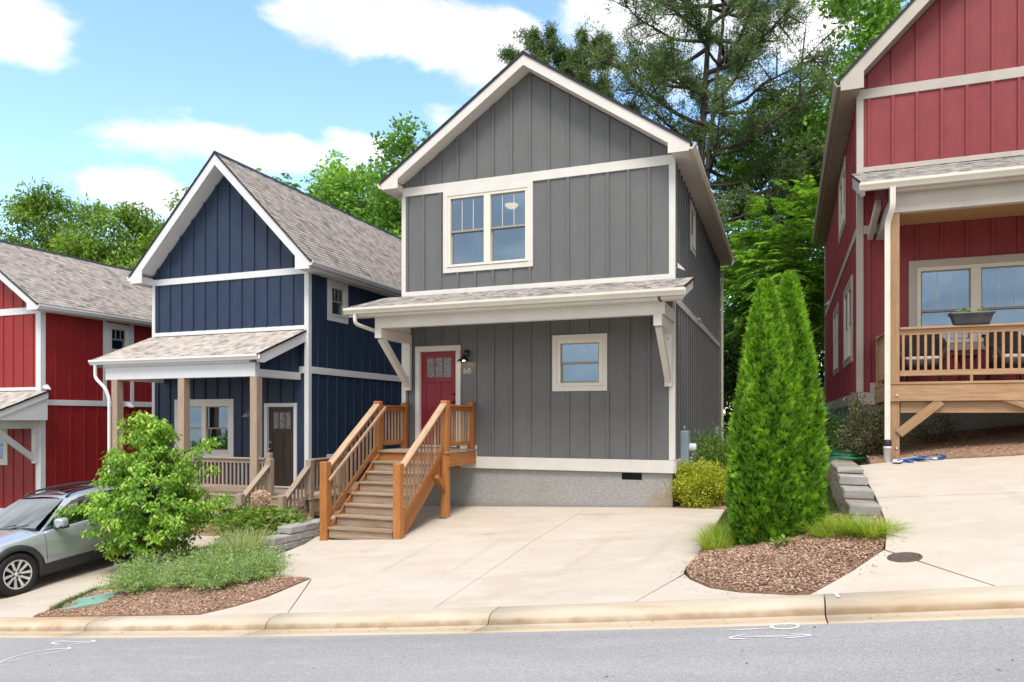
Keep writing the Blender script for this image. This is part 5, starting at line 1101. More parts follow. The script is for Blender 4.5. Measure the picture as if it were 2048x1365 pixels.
for s in (-1, 1): sweep('wiper', CAR, m_clad, [CB @ Vector(p) for p in ((s*.15+.1, -.985, 1.0), (s*.15+.3, -.95, 1.03), (s*.15+.48, -.90, 1.05))], r=.009)
grid_patch('cowl', [[(.80*x, -.90-.10*(1-x*x), 0.973+.02*(1-x*x)) for x in XS], [(.76*x, -.87-.11*(1-x*x), 0.993+.02*(1-x*x)) for x in XS]], m_clad)
rows = [[(roofw(y)*x, y, roofz(y)+.035*(1-x*x)-.02*abs(x)**6) for x in XS] for y in np.linspace(-.19, 1.75, 20)]
grid_patch('roof_panel', rows, m_carp)
grid_patch('sunroof', [[(.40*x, y, roofz(y)+.035*(1-(.67*x)**2)+.006) for x in XS[::2]] for y in np.linspace(-.08, .62, 8)], m_cglass)
rows = []
for y, z, w_ in ((1.75, 1.37, .56), (1.85, 1.32, .60), (2.0, 1.20, .66), (2.12, 1.08, .72)): rows.append([(w_*x, y-.05*abs(x)**2+.03, z+.03*(1-x*x)) for x in XS])
grid_patch('rear_window', rows, m_cglass)
rows = [[(I_(z, [.3, .6, 1.09], [.70, .78, .72])*x, I_(z, [.3, .5, .8, 1.09], [2.20, 2.26, 2.24, 2.15])-.09*abs(x)**4, z) for x in XS] for z in np.linspace(.3, 1.1, 9)]
grid_patch('tailgate', rows, m_carp)
rows = [[(I_(z, [.22, .5, .80], [.70, .76, .66])*x, -I_(z, [.22, .45, .70, .80], [2.20, 2.27, 2.255, 2.22])+.13*abs(x)**4, z) for x in XS] for z in np.linspace(.22, .80, 10)]
fb = grid_patch('front_bumper', rows, m_carp); grid_patch('grille', [[(.36*x, -2.268+.015*abs(x)**2, z) for x in XS[::2]] for z in np.linspace(.52, .68, 4)], m_clad); grid_patch('lower_grille', [[(.55*x, -2.275+.03*abs(x)**3, z) for x in XS[::2]] for z in np.linspace(.26, .40, 4)], m_clad)
for s in (-1, 1):
    cmesh('headlight', [(s*.40, -2.262, .68), (s*.66, -2.20, .70), (s*.79, -1.98, .80), (s*.74, -2.0, .82), (s*.58, -2.19, .79), (s*.41, -2.255, .755)], [[0, 1, 2, 3, 4, 5]], m_lens, sm=False, solid=.03)
    cmesh('tail_lamp', [(s*.55, 2.235, .98), (s*.80, 2.10, .95), (s*.845, 1.85, 1.0), (s*.80, 1.9, 1.07), (s*.60, 2.19, 1.09)], [[0, 1, 2, 3, 4]], m_red, sm=False, solid=.04)
    # greenhouse side: painted frame with glass set slightly proud
    def gx(y, z): b = belt(y)-.004; t = (z-b)/(roofz(y)-b); w0 = hw(y, belt(y))-.002; return s*(w0+(roofw(y)-w0)*min(1, max(0, t))**1.15)
    def glass_poly(nm, pts, mat, off, parent=None):
        # fan of small quads between a lower and an upper outline
        lo, hi = pts; n = 12; V = []; F = []; m_ = 6
        for i in range(n+1):
            t = i/n; yl, zl = [float(I_(t, np.linspace(0, 1, len(lo)), [p[k] for p in lo])) for k in (0, 1)]; yh, zh = [float(I_(t, np.linspace(0, 1, len(hi)), [p[k] for p in hi])) for k in (0, 1)]
            for j in range(m_+1): q = j/m_; y = yl+(yh-yl)*q; z = zl+(zh-zl)*q; V.append((gx(y, z)+s*off, y, z))
        for i in range(n):
            for j in range(m_): F.append([i*(m_+1)+j, (i+1)*(m_+1)+j, (i+1)*(m_+1)+j+1, i*(m_+1)+j+1])
        return cmesh(nm, V, F, mat, parent)
    B = lambda y, d=0.: (y, belt(y)+d)
    T_ = lambda y, d=0.: (y, roofz(y)-d)
    glass_poly('pillar_frame', ([B(-.90, -.01), B(-.6), B(0), B(.5), B(1), B(1.5), B(2.05)], [(-.20, 1.36), T_(.1, .005), T_(.4, .0), T_(.7, 0), T_(1.1, 0), T_(1.4, .0), T_(1.78, .0)]), m_carp, 0.)
    glass_poly('front_window', ([B(-.60, .015), B(-.2, .015), B(.27, .015)], [(-.13, 1.305), (.05, 1.36), T_(.27, .055)]), m_cglass, .006)
    glass_poly('quarter_light', ([B(-.80, .015), B(-.70, .015), B(-.62, .015)], [(-.60, 1.07), (-.56, 1.10), (-.52, 1.12)]), m_cglass, .006)
    glass_poly('rear_side_window', ([B(.33, .015), B(.7, .015), B(1.10, .015)], [T_(.33, .055), T_(.7, .055), T_(1.16, .06)]), m_cglass, .006)
    glass_poly('rear_quarter_window', ([B(1.22, .02), B(1.45, .03), B(1.70, .06)], [T_(1.24, .065), T_(1.38, .075), T_(1.52, .10)]), m_cglass, .006)
    glass_poly('window_visor', ([(-.60, 1.05), (-.17, 1.265), (.27, 1.33)], [(-.50, 1.12), (-.10, 1.325), T_(.27, .05)]), m_visor, .014)
    glass_poly('belt_moulding', ([B(-.82, -.012), B(0, -.012), B(1.15, -.012)], [B(-.80, .012), B(0, .014), B(1.15, .014)]), m_clad, .008)
    # mirror
    mr_ = loft('door_mirror', CAR, m_carp, [[tuple(CB @ Vector((s*(.90+.02+x_), -.60+q[0]*sc, 1.03+q[1]*sc*.62))) for q in rrect(.085, .13, .05, 0)] for x_, sc in ((-.01, .65), (.02, .92), (.09, 1.05), (.15, .95), (.185, .6))])
    sweep('mirror_stalk', mr_, m_clad, [CB @ Vector(p) for p in ((s*.84, -.60, .935), (s*.90, -.60, .96), (s*.95, -.60, .99))], r=.03); loft('mirror_base', mr_, m_clad, [[tuple(CB @ Vector((s*(.90+x_), -.60+q[0], 0.97+q[1]*.3))) for q in rrect(.08, .11, .04, 0)] for x_ in (.04, .19)])
    rr = sweep('roof_rail', CAR, m_clad, [CB @ Vector((s*(roofw(y)-.045), y, roofz(y)+h)) for y, h in ((-.12, .0), (-.02, .04), (.12, .055), (.5, .06), (1.0, .058), (1.4, .05), (1.55, .035), (1.66, .0))], r=.020)
cmesh('underbody', [(x, y, z) for x in (-.78, .78) for y in (-2.1, 2.1) for z in (.20, .42)], [[0, 1, 3, 2], [4, 5, 7, 6], [0, 1, 5, 4], [2, 3, 7, 6], [0, 2, 6, 4], [1, 3, 7, 5]], m_clad, sm=False)
cmesh('cabin_floor', [(x, y, z) for x in (-.80, .80) for y in (-.85, 2.0) for z in (.45, .80)], [[0, 1, 3, 2], [4, 5, 7, 6], [0, 1, 5, 4], [2, 3, 7, 6], [0, 2, 6, 4], [1, 3, 7, 5]], m_clad, sm=False)
for x in (-.38, .38): loft('seat', CAR, m_clad, [[tuple(CB @ Vector((x+q[0], y_+q[1]*.35, z))) for q in rrect(.24, .2, .08, 0)] for z, y_ in ((.8, .2), (1.05, .27), (1.2, .32))]); loft('headrest', CAR, m_clad, [[tuple(CB @ Vector((x+q[0], .34+q[1]*.4, z))) for q in rrect(.12, .12, .06, 0)] for z in (1.22, 1.38)])
# ------------------------------------------------------------------ plants
def unit(v): return v/(np.linalg.norm(v, axis=-1, keepdims=True)+1e-9)
def leaf_arrays(pos, d, nrm, ln, wd, fold=.25, curl=.0):
    """one folded leaf (two triangles as a 4-vertex quad pair) per position"""
    d = unit(d); s = unit(np.cross(d, nrm)); n = np.cross(s, d); ln = ln[:, None]; wd = wd[:, None]
    base = pos; tip = pos+d*ln-n*ln*curl; mid = pos+d*ln*.48; L_ = mid-s*wd/2+n*wd*fold; R_ = mid+s*wd/2+n*wd*fold
    V = np.stack([base, R_, tip, L_], 1).reshape(-1, 3); k = np.arange(len(pos))[:, None]*4
    F = np.concatenate([k+np.array([[0, 1, 2]]), k+np.array([[0, 2, 3]])]); return V, F
def tubes(name, parent, mat, paths, loc, n=6):
    """many tapered limbs joined: paths = list of (points, radii)"""
    V = []; F = []
    for pts, rad in paths:
        P = np.array(pts, float); t = unit(np.gradient(P, axis=0)); u = np.cross(t, [0.31, .77, .2]); u = unit(u); s = np.cross(t, u); o = len(V); m_ = len(P)
        for i in range(m_):
            for j in range(n):
                a = 2*math.pi*j/n; V.append(P[i]+(u[i]*math.cos(a)+s[i]*math.sin(a))*rad[i]-np.array(loc))
        for i in range(m_-1):
            for j in range(n): F.append([o+i*n+j, o+i*n+(j+1) % n, o+(i+1)*n+(j+1) % n, o+(i+1)*n+j])
    me = mesh(name, V, F); smooth(me); return link(name, me, mat, parent, loc)
GREEN = lambda name, a, b, c, d, tr=.25, ro=.55: attr_mat(name, [(0, a), (.4, b), (.75, c), (1, d)], rough=ro, trans=tr*1.25, spec=.35)
m_lf_dog = GREEN('dogwood_leaves', (0.062, 0.149, 0.021), (0.175, 0.349, 0.038), (0.385, 0.629, 0.078), (0.735, 0.780, 0.263), .3)
m_lf_mid = GREEN('broadleaf_leaves', (0.060, 0.130, 0.032), (0.130, 0.273, 0.052), (0.237, 0.438, 0.076), (0.404, 0.641, 0.130), .3)
m_lf_dark = GREEN('dark_green_leaves', (0.027, 0.069, 0.026), (0.059, 0.136, 0.041), (0.115, 0.228, 0.065), (0.204, 0.343, 0.092), .2)  # own dark green of the understorey, far wood and dark shrub
m_lf_lite = GREEN('light_green_compound_leaves', (0.075, 0.164, 0.026), (0.164, 0.327, 0.047), (0.283, 0.491, 0.075), (0.446, 0.669, 0.133), .3)  # own light green of the compound-leaved trees
m_lf_loc = GREEN('locust_leaves', (0.067, 0.125, 0.026), (0.154, 0.269, 0.042), (0.288, 0.442, 0.070), (0.461, 0.634, 0.125), .3)
m_needle = GREEN('pine_needles', (0.052, 0.092, 0.034), (0.103, 0.172, 0.057), (0.172, 0.253, 0.092), (0.287, 0.356, 0.149), .25)
m_arb = GREEN('arborvitae_sprays', (0.039, 0.111, 0.013), (0.111, 0.260, 0.019), (0.208, 0.429, 0.029), (0.416, 0.650, 0.065), .25)
m_gold = GREEN('golden_shrub_leaves', (0.132, 0.198, 0.020), (0.330, 0.396, 0.040), (0.607, 0.634, 0.079), (0.780, 0.780, 0.185), .3)
m_lf_shrub = GREEN('shrub_leaves', (0.047, 0.109, 0.023), (0.125, 0.234, 0.047), (0.250, 0.390, 0.086), (0.468, 0.593, 0.187), .25)
m_lf_holly = GREEN('bronze_shrub_leaves', (0.039, 0.052, 0.019), (0.091, 0.098, 0.039), (0.169, 0.156, 0.072), (0.260, 0.208, 0.117), .15)
m_blade = GREEN('liriope_blades', (.12, .20, .02), (.26, .38, .04), (.44, .54, .08), (.62, .66, .22), .35)
m_grass = GREEN('lawn_blades', (.03, .07, .012), (.06, .12, .02), (.11, .18, .035), (.18, .23, .07), .25)
m_cat = GREEN('catmint_leaves', (0.112, 0.200, 0.062), (0.237, 0.362, 0.112), (0.375, 0.512, 0.188), (0.550, 0.650, 0.325), .3)
m_cflower = attr_mat('catmint_flowers', [(0, (.22, .20, .36)), (1, (.42, .38, .55))], rough=.8)
m_straw = GREEN('dry_grass', (.16, .22, .07), (.27, .35, .12), (.38, .44, .17), (.50, .50, .26), .25)
m_hyd = GREEN('hydrangea_leaves', (.05, .11, .018), (.13, .24, .03), (.24, .37, .05), (.38, .50, .10), .3)
m_petal = attr_mat('faded_hydrangea_petals', [(0, (.50, .28, .20)), (.5, (.70, .50, .40)), (1, (.82, .70, .62))], rough=.8, trans=.2)
def rdirs(n, up=0.): v = rng.normal(0, 1, (n, 3)); v = unit(v); v[:, 2] += up; return unit(v)
def ball(n): return rdirs(n)*rng.random((n, 1))**(1/3)
def crown_centres(blobs, n, shell=.45):
    vol = np.array([b[1][0]*b[1][1]*b[1][2] for b in blobs])**.7; k = rng.choice(len(blobs), n, p=vol/vol.sum())
    C = np.array([b[0] for b in blobs], float)[k]; Rr = np.array([b[1] for b in blobs], float)[k]
    return C+rdirs(n, .12)*Rr*(shell+(1-shell)*rng.random((n, 1))**.6), k
def limbs_to(base, top, r0, targets, bend=.25):
    """trunk plus limbs reaching the given clump centres"""
    base = np.array(base, float); top = np.array(top, float); ts = np.linspace(0, 1, 9); wob = np.cumsum(rng.normal(0, .012, (9, 3)), 0)*np.linalg.norm(top-base); wob[:, 2] = 0; wob -= wob[0]
    tr = base+(top-base)*ts[:, None]+wob; rr = r0*(1-ts*.85); rr[0] *= 1.5; out_ = [(tr, rr)]; H = top[2]-base[2]
    for c in targets:
        hz = np.hypot(*(c[:2]-base[:2])); t0 = np.clip((c[2]-base[2]-hz*rng.uniform(.35, .7))/H, .18, .95); i = t0*8; k = int(i); p = tr[k]+(tr[min(k+1, 8)]-tr[k])*(i-k); d = c-p
        q = np.stack([p, p+d*.35+[0, 0, -bend*.3*hz*.2], p+d*.7+rng.normal(0, .06, 3)*np.linalg.norm(d), c]); rb = max(.012, r0*.42*(1-t0*.6)*min(1, np.linalg.norm(d)/3)); out_.append((q, [rb, rb*.7, rb*.45, rb*.15]))
    return out_
def finish(t, name, V, F, tint, mat, loc): return tri_soup(name, t, mat, V, F, tint, loc)
def broadleaf(label, base, H, r0, blobs, nc, per, cr, ll, lw, mat, name='broadleaf_tree', mode='leaf', group=None, cat='tree', limbs=40, droop=.5, tint0=.45, spread=.17):
    base = np.array(base, float); B = [(np.array(c)+base, r_) for c, r_ in blobs]
    t = thing(name, label, cat, tuple(base), group); C, kk = crown_centres(B, nc); btint = rng.normal(0, .07, len(B))[kk]
    tubes('trunk', t, m_bark, limbs_to(base, base+[0, 0, H*.82], r0, C[rng.choice(nc, min(limbs, nc), replace=False)]), tuple(base), 6)
    ct = np.array([np.mean([b[0] for b in B], 0)])[0]; outw = unit((C-ct)*[1, 1, .6])
    if mode == 'leaf':
        pos = np.repeat(C, per, 0)+ball(nc*per)*np.array([1, 1, .62])*cr*rng.uniform(.7, 1.3, (nc, 1)).repeat(per, 0); n = len(pos)
        d = np.repeat(outw, per, 0)*.5+rng.normal(0, .7, (n, 3)); d[:, 2] -= droop; nr = rng.normal(0, .5, (n, 3)); nr[:, 2] += 1
        tint = np.clip(tint0+np.repeat(rng.normal(0, .10, nc)+btint, per)+rng.normal(0, spread, n), 0, 1)
        V, F = leaf_arrays(pos, d, nr, ll*rng.uniform(.7, 1.25, n), lw*rng.uniform(.7, 1.2, n), .15)
        finish(t, 'crown', V, F, np.repeat(tint, 4), mat, tuple(base))
    else:      # drooping compound fronds: `per` fronds per clump, leaflet pairs along each
        nf = nc*per; kp = 9; a = rng.uniform(0, 6.283, nf); o_ = np.repeat(C, per, 0)+rng.normal(0, cr*.3, (nf, 3)); fd = np.stack([np.cos(a), np.sin(a), rng.uniform(-.1, .7, nf)], 1)+np.repeat(outw, per, 0)*.8; fd = unit(fd); fl = cr*rng.uniform(.6, 1.25, nf)
        tt = np.linspace(.12, 1, kp); P = o_[:, None]+fd[:, None]*(fl[:, None, None]*tt[None, :, None]); P[:, :, 2] -= (fl[:, None]*tt[None]**2)*droop
        tang = np.repeat(fd[:, None], kp, 1).copy(); tang[:, :, 2] -= 2*tt[None]*droop; tang = unit(tang); side = unit(np.cross(tang, [0, 0, 1.]))
        tf = np.clip(tint0+np.repeat(rng.normal(0, .10, nc)+btint, per)+rng.normal(0, .10, nf), 0, 1); VV = []; FF = []; TT = []; off = 0
        for sg in (-1, 1):
            d = side*sg+tang*.55; d[:, :, 2] -= .25; d = d.reshape(-1, 3); p = P.reshape(-1, 3); n = len(p); prof = np.tile(.55+.45*np.sin(np.pi*np.clip(tt*1.05, 0, 1)), nf); nr = np.tile([0, 0, 1.], (n, 1))+rng.normal(0, .25, (n, 3))
            V, F = leaf_arrays(p, d, nr, ll*prof*rng.uniform(.8, 1.2, n), lw*rng.uniform(.8, 1.2, n), .1); VV.append(V); FF.append(F+off); off += len(V); TT.append(np.repeat(np.clip(np.repeat(tf, kp)+rng.normal(0, .08, n), 0, 1), 4))
        finish(t, 'crown', np.concatenate(VV), np.concatenate(FF), np.concatenate(TT), mat, tuple(base))
    return t
def pine(label, base, H, r0, z0, rmax, nb, mat=m_needle, lean=(0, 0), group=None, forks=1, tuft=.34, name='pine_tree', ntw=9, per=26, shape=None):
    base = np.array(base, float); t = thing(name, label, 'tree', tuple(base), group); top = base+[lean[0], lean[1], H]; paths = []; C = []
    ts = np.linspace(0, 1, 12); wob = np.cumsum(rng.normal(0, .10, (12, 3)), 0); wob[:, 2] = 0; wob -= wob[0]
    stems = []
    for f in range(forks):
        tr = base+(top-base)*ts[:, None]+wob+np.array([[f*.9*max(0, q-.25)*1.2, -f*.2*q, -f*1.5*q] for q in ts]); stems.append(tr); paths.append((tr, r0*(1-.82*ts)*(1 if f == 0 else .75)))
    for b in range(nb):
        tr = stems[b % forks]; q = z0+(1-z0)*(b+.5)/nb; q = min(.985, q+rng.normal(0, .015)); i = q*11; k = int(i); p = tr[k]+(tr[min(k+1, 11)]-tr[k])*(i-k)
        rel = min(1., max(0., (q-z0)/(1-z0))); ln = rmax*(shape(rel) if shape else (1-rel**1.6)*.9+.12)*rng.uniform(.65, 1.1); a = b*2.4+rng.normal(0, .4); el = rng.uniform(-.12, .25)+rel*.45
        d = np.array([math.cos(a)*math.cos(el), math.sin(a)*math.cos(el), math.sin(el)]); s = np.linspace(0, 1, 6); br = p+d*ln*s[:, None]; br[:, 2] += -.12*ln*np.sin(s*np.pi)+.10*ln*s**2; br += rng.normal(0, .03*ln, (6, 3))*s[:, None]
        rb = max(.02, .045*ln*.5); paths.append((br, rb*(1-.85*s)))
        for j in range(max(3, int(ntw*ln/rmax))):
            w_ = rng.uniform(.35, 1.0); k2 = min(4, int(w_*5)); o_ = br[k2]+(br[k2+1]-br[k2])*(w_*5-k2); sd = unit(d*.6+rng.normal(0, .55, 3)+[0, 0, .25]); l2 = ln*.30*rng.uniform(.5, 1.1); e = o_+sd*l2; paths.append((np.stack([o_, o_+sd*l2*.5, e]), [rb*.35, rb*.25, .008]))
            for m_ in range(5): C.append(o_+sd*l2*(.25+.2*m_)+rng.normal(0, .16, 3)*l2)
        C.append(br[-1])
    tubes('trunk', t, m_barkp, paths, tuple(base), 5)
    C = np.array(C); n = len(C); pos = np.repeat(C, per, 0)+rng.normal(0, .13, (n*per, 3)); d = rdirs(n*per, .35); tint = np.clip(.45+np.repeat(rng.normal(0, .14, n), per)+rng.normal(0, .13, n*per), 0, 1)
    V, F = leaf_arrays(pos, d, rng.normal(0, 1, (n*per, 3)), tuft*rng.uniform(.6, 1.1, n*per), np.full(n*per, .040), .0)
    finish(t, 'crown', V, F, np.repeat(tint, 4), mat, tuple(base)); return t
def shrub(label, base, rad, n, ll, lw, mat, name='shrub', clumps=60, group=None, cat='shrub', spread=.2, tint0=.5, stems=12, up=.5, rough_=.14):
    base = np.array(base, float); t = thing(name, label, cat, tuple(base), group); ctr = base+[0, 0, rad[2]*.92]; dd = rdirs(clumps, .1); C = ctr+dd*np.array(rad)*(.62+.38*rng.random((clumps, 1))**.5)*(1-rough_+rough_*2*rng.random((clumps, 1)))
    C[:, 2] = np.maximum(C[:, 2], base[2]+.05)
    tubes('stem', t, m_bark, [(np.stack([base+[0, 0, -.05], base+(c-base)*.5+[0, 0, .05], c]), [.014, .009, .003]) for c in C[:stems]], tuple(base), 4)
    per = n//clumps; pos = np.repeat(C, per, 0)+rng.normal(0, 1, (clumps*per, 3))*np.array(rad)*.17; pos[:, 2] = np.maximum(pos[:, 2], base[2]+.02); m_ = len(pos); d = unit(pos-ctr)+rng.normal(0, .6, (m_, 3)); d[:, 2] += up*.5; nr = rng.normal(0, .6, (m_, 3)); nr[:, 2] += .7
    tint = np.clip(tint0+np.repeat(rng.normal(0, .09, clumps), per)+rng.normal(0, spread, m_), 0, 1); V, F = leaf_arrays(pos, d, nr, ll*rng.uniform(.6, 1.2, m_), lw*rng.uniform(.7, 1.2, m_), .2)
    finish(t, 'foliage', V, F, np.repeat(tint, 4), mat, tuple(base)); return t
def blades(pos, ln, wd, lean, az=None, segs=3, bend=1.0):
    """arching grass blades"""
    n = len(pos); az = rng.uniform(0, 6.283, n) if az is None else az; h = np.stack([np.cos(az), np.sin(az), np.zeros(n)], 1); s = np.stack([-np.sin(az), np.cos(az), np.zeros(n)], 1)
    V = []
    for i in range(segs+1):
        q = i/segs; out_ = h*(ln*(lean*q+bend*.55*q*q*lean))[:, None]; zz = ln*(q-.45*bend*lean*q*q); c = pos+out_; c = c.copy(); c[:, 2] += zz; w_ = (wd*(1-q)**.7+.0006)[:, None]; V += [c-s*w_/2, c+s*w_/2]
    V = np.stack(V, 1); k = (np.arange(n)*2*(segs+1))[:, None]; F = np.concatenate([k+np.array([[2*i, 2*i+1, 2*i+3, 2*i+2]]) for i in range(segs)]); return V.reshape(-1, 3), F
# --- flowering dogwood in the left bed
def dogwood():
    base = np.array([-8.48, -4.45, float(TG(-8.48, -4.45))+.05]); t = thing('dogwood_tree', 'small bright green dogwood tree in the left mulch bed beside the silver car', 'tree', tuple(base))
    C = []; K = []
    # layered tiers of drooping branch ends
    for z, r_, n in ((.50, .80, 22), (.75, 1.12, 34), (1.0, 1.28, 40), (1.25, 1.25, 40), (1.5, 1.1, 36), (1.75, .92, 30), (2.0, .72, 24), (2.25, .52, 16), (2.45, .38, 10)):
        for i in range(n):
            a = rng.uniform(0, 6.283); q = r_*math.sqrt(rng.uniform(.12, 1))*rng.uniform(.82, 1.12); C.append(base+[q*math.cos(a)*.80, q*math.sin(a)*.82, z+rng.normal(0, .10)-.12*q/r_])
    for x, z in ((.95, 1.95), (1.10, 2.05), (1.22, 2.15), (1.32, 2.2), (1.0, 1.8), (.72, 2.0), (-.25, 2.52), (.12, 2.6), (1.30, 1.70), (1.38, 1.15), (1.5, 1.2), (-1.32, 1.0), (-1.42, .92)): C.append(base+[x*.90, -.2+x*.35, z])
    C = np.array(C); n = len(C)
    P = [(np.stack([base+[0, 0, -.15], base+[.02, 0, .25], base+[.04, .02, .6], base+[.0, .05, 1.2], base+[.0, 0, 2.1]]), [.075, .055, .048, .035, .012])]
    for k, a in enumerate((.4, 1.7, 2.9, 4.0, 5.2)): P.append((np.stack([base+[0, 0, .05], base+[.10*math.cos(a), .10*math.sin(a), .35], base+[.35*math.cos(a), .35*math.sin(a), 1.0]]), [.03, .025, .012]))
    for c in C[rng.choice(n, 110, replace=False)]:
        z = base[2]+.3+(c[2]-base[2]-.3)*.7; p = np.array([base[0], base[1], z]); P.append((np.stack([p, p+(c-p)*.5+[0, 0, .08], c]), [.014, .009, .004]))
    tubes('trunk', t, m_bark, P, tuple(base), 5)
    per = 60; pos = np.repeat(C, per, 0)+ball(n*per)*[.17, .17, .10]; pos[:, 2] += .02; m_ = len(pos); o = np.repeat(C-[base[0], base[1], 0], per, 0); o[:, 2] = 0
    a = rng.uniform(0, 6.283, m_); d = np.stack([np.cos(a), np.sin(a), np.zeros(m_)], 1)*.8+unit(o)*.5; d[:, 2] = -rng.uniform(.2, 1.1, m_); nr = rng.normal(0, .35, (m_, 3))+unit(o)*.5; nr[:, 2] += .9
    tint = np.clip(.48+np.repeat(rng.normal(0, .10, n), per)+rng.normal(0, .20, m_), 0, 1); V, F = leaf_arrays(pos, d, nr, .085*rng.uniform(.7, 1.25, m_), .042*rng.uniform(.8, 1.2, m_), -.18, .2)
    finish(t, 'crown', V, F, np.repeat(tint, 4), m_lf_dog, tuple(base))
dogwood()
# --- pair of columnar arborvitae
def arborvitae(label, base, H, prof, n, seed):
    base = np.array(base, float); t = thing('arborvitae', label, 'tree', tuple(base), 'arborvitae pair'); zs = rng.random(n)**1.15; rr = np.array([prof(z) for z in zs]); a = rng.uniform(0, 6.283, n)
    lob = 1+.06*np.sin(a*5+zs*9+seed)+.06*np.sin(a*9-zs*23+seed*2)+.06*np.sin(zs*75+a*3)*np.sin(a*11+zs*40); q = rr*lob*(.68+.34*rng.random(n)**.5); h = np.stack([np.cos(a), np.sin(a), np.zeros(n)], 1)
    pos = base+h*q[:, None]; pos[:, 2] += zs*H*.97; k = 7; VV = []; FF = []; TT = []; off = 0; st = np.clip(.38+.10*np.sin(a*4+zs*15+seed)+.12*np.sin(a*7-zs*41)*np.sin(zs*67+a*2)+rng.normal(0, .15, n)+1.2*(lob-1)+.16*zs, 0, 1)  # tint also paints shade into the hollows and light into the top
    up = h*.75; up[:, 2] = rng.uniform(.5, 1.3, n); up += rng.normal(0, .28, (n, 3)); up = unit(up); s = unit(np.cross(up, h+rng.normal(0, .5, (n, 3))))
    for j in range(k):       # a flat fan of scale-leaf fingers
        f = (j-(k-1)/2)/((k-1)/2); d = unit(up+s*f*.75); o = pos+s*(f*.012)[None] if False else pos+up*(.02*(1-abs(f))); ln = (.082-.025*abs(f))*rng.uniform(.7, 1.3, n)
        V, F = leaf_arrays(o, d, np.cross(d, s), ln, np.full(n, .0155), .05); VV.append(V); FF.append(F+off); off += len(V); tt = np.clip(st+rng.normal(0, .08, n), 0, 1); TT.append(np.stack([tt-.12, tt, tt+.16, tt], 1).ravel())
    tubes('trunk', t, m_bark, [(np.stack([base+[0, 0, -.1], base+[0, 0, H*.5], base+[0, 0, H*.97]]), [.06, .035, .008])], tuple(base), 6)
    finish(t, 'foliage', np.concatenate(VV), np.concatenate(FF), np.clip(np.concatenate(TT), 0, 1), m_arb, tuple(base))
def prof_a(w_): return lambda z: w_*float(np.interp(z, [0, .04, .12, .3, .5, .73, .85, .93, .98, 1], [.80, .97, 1.08, 1.08, .95, .66, .44, .25, .10, .02]))
arborvitae('left arborvitae of the tall bright green pair in the right mulch bed', (1.79, -4.62, .08), 3.38, prof_a(.36), 15000, 1.)
arborvitae('right arborvitae of the tall bright green pair in the right mulch bed', (2.06, -4.36, .12), 3.46, prof_a(.345), 15000, 4.)
# --- shrubs
shrub('round golden yellow shrub at the front corner of the grey house', (.46, .32, .02), (.52, .48, .41), 14000, .045, .03, m_gold, clumps=110, tint0=.55, rough_=.06)
shrub('loose green shrub behind the golden shrub by the grey house', (.70, 1.7, .06), (.62, .75, .62), 12000, .055, .024, m_lf_shrub, clumps=90, up=1.2, rough_=.25)
shrub('dark green shrub against the side of the right red house', (2.62, 1.6, .62), (.50, .85, .62), 11000, .055, .03, m_lf_dark, clumps=110, tint0=.6)
shrub('sparse bronze-green shrub beside the right porch post', (3.34, -.32, 1.0), (.36, .40, .46), 4200, .055, .03, m_lf_holly, clumps=70, rough_=.4, stems=40, tint0=.55); shrub('small bronze-green shrub under the right porch', (4.5, .15, 1.15), (.40, .30, .28), 900, .045, .024, m_lf_holly, clumps=50, rough_=.4, stems=30)
# --- liriope clumps
def clump(label, base, n, ln, r_, mat=m_blade, name='liriope_clump', group='liriope clumps by the arborvitae', wd=.0075, lean=.95):
    base = np.array(base, float); a = rng.uniform(0, 6.283, n); q = r_*np.sqrt(rng.random(n)); pos = np.stack([base[0]+q*np.cos(a), base[1]+q*np.sin(a), np.full(n, base[2])], 1); az_ = a+rng.normal(0, .7, n); l_ = ln*rng.uniform(.55, 1.1, n)
    V, F = blades(pos, l_, np.full(n, wd), rng.uniform(.15, 1, n)*lean*1.1, az_, 4, 1.15); tint = np.clip(.5+rng.normal(0, .2, n), 0, 1); tt = np.repeat(tint, 10)
    t = thing(name, label, 'plant', tuple(base), group); finish(t, 'blades', V, F, tt, mat, tuple(base)); m2 = 40; V, F = blades(pos[:m2], l_[:m2]*.5, np.full(m2, wd*.8), np.full(m2, .2), az_[:m2], 3); finish(t, 'stalks', V, F, np.repeat(tint[:m2]*.6, 8), m_lf_shrub, tuple(base))
for k, (x, y, nm) in enumerate(((1.22, -4.75, 'front liriope clump left of the arborvitae'), (1.18, -4.25, 'middle liriope clump left of the arborvitae'), (1.22, -3.7, 'rear liriope clump left of the arborvitae'),
        (2.50, -4.95, 'liriope clump touching the right arborvitae'), (2.78, -5.05, 'liriope clump between the arborvitae and the block wall'), (2.93, -5.25, 'liriope clump at the low end of the block wall'), (2.62, -4.5, 'liriope clump behind the others beside the block wall'))):
    clump(nm, (x, y, float(TG(x, y))+.03), 420, .30, .17)
wp = thing('weed', 'small broad-leaved weed at the foot of the arborvitae', 'plant', (1.98, -5.28, float(TG(1.98, -5.28))+.08)); n = 26; a = rng.uniform(0, 6.283, n); d = np.stack([np.cos(a), np.sin(a), rng.uniform(-.1, .5, n)], 1)
V, F = leaf_arrays(np.array([[1.98, -5.28, float(TG(1.98, -5.28))+.13]])+d*.05+rng.normal(0, .03, (n, 3)), d, np.tile([0, 0, 1.], (n, 1)), np.full(n, .10), np.full(n, .05), .15); finish(wp, 'leaves', V, F, np.repeat(rng.uniform(.3, .8, n), 4), m_lf_shrub, (1.98, -5.28, .1)); V, F = blades(np.array([[1.98, -5.28, float(TG(1.98, -5.28))+.05]]).repeat(8, 0), np.full(8, .12), np.full(8, .008), np.full(8, .4)); finish(wp, 'stems', V, F, np.full(len(V), .3), m_lf_shrub, (1.98, -5.28, .1))
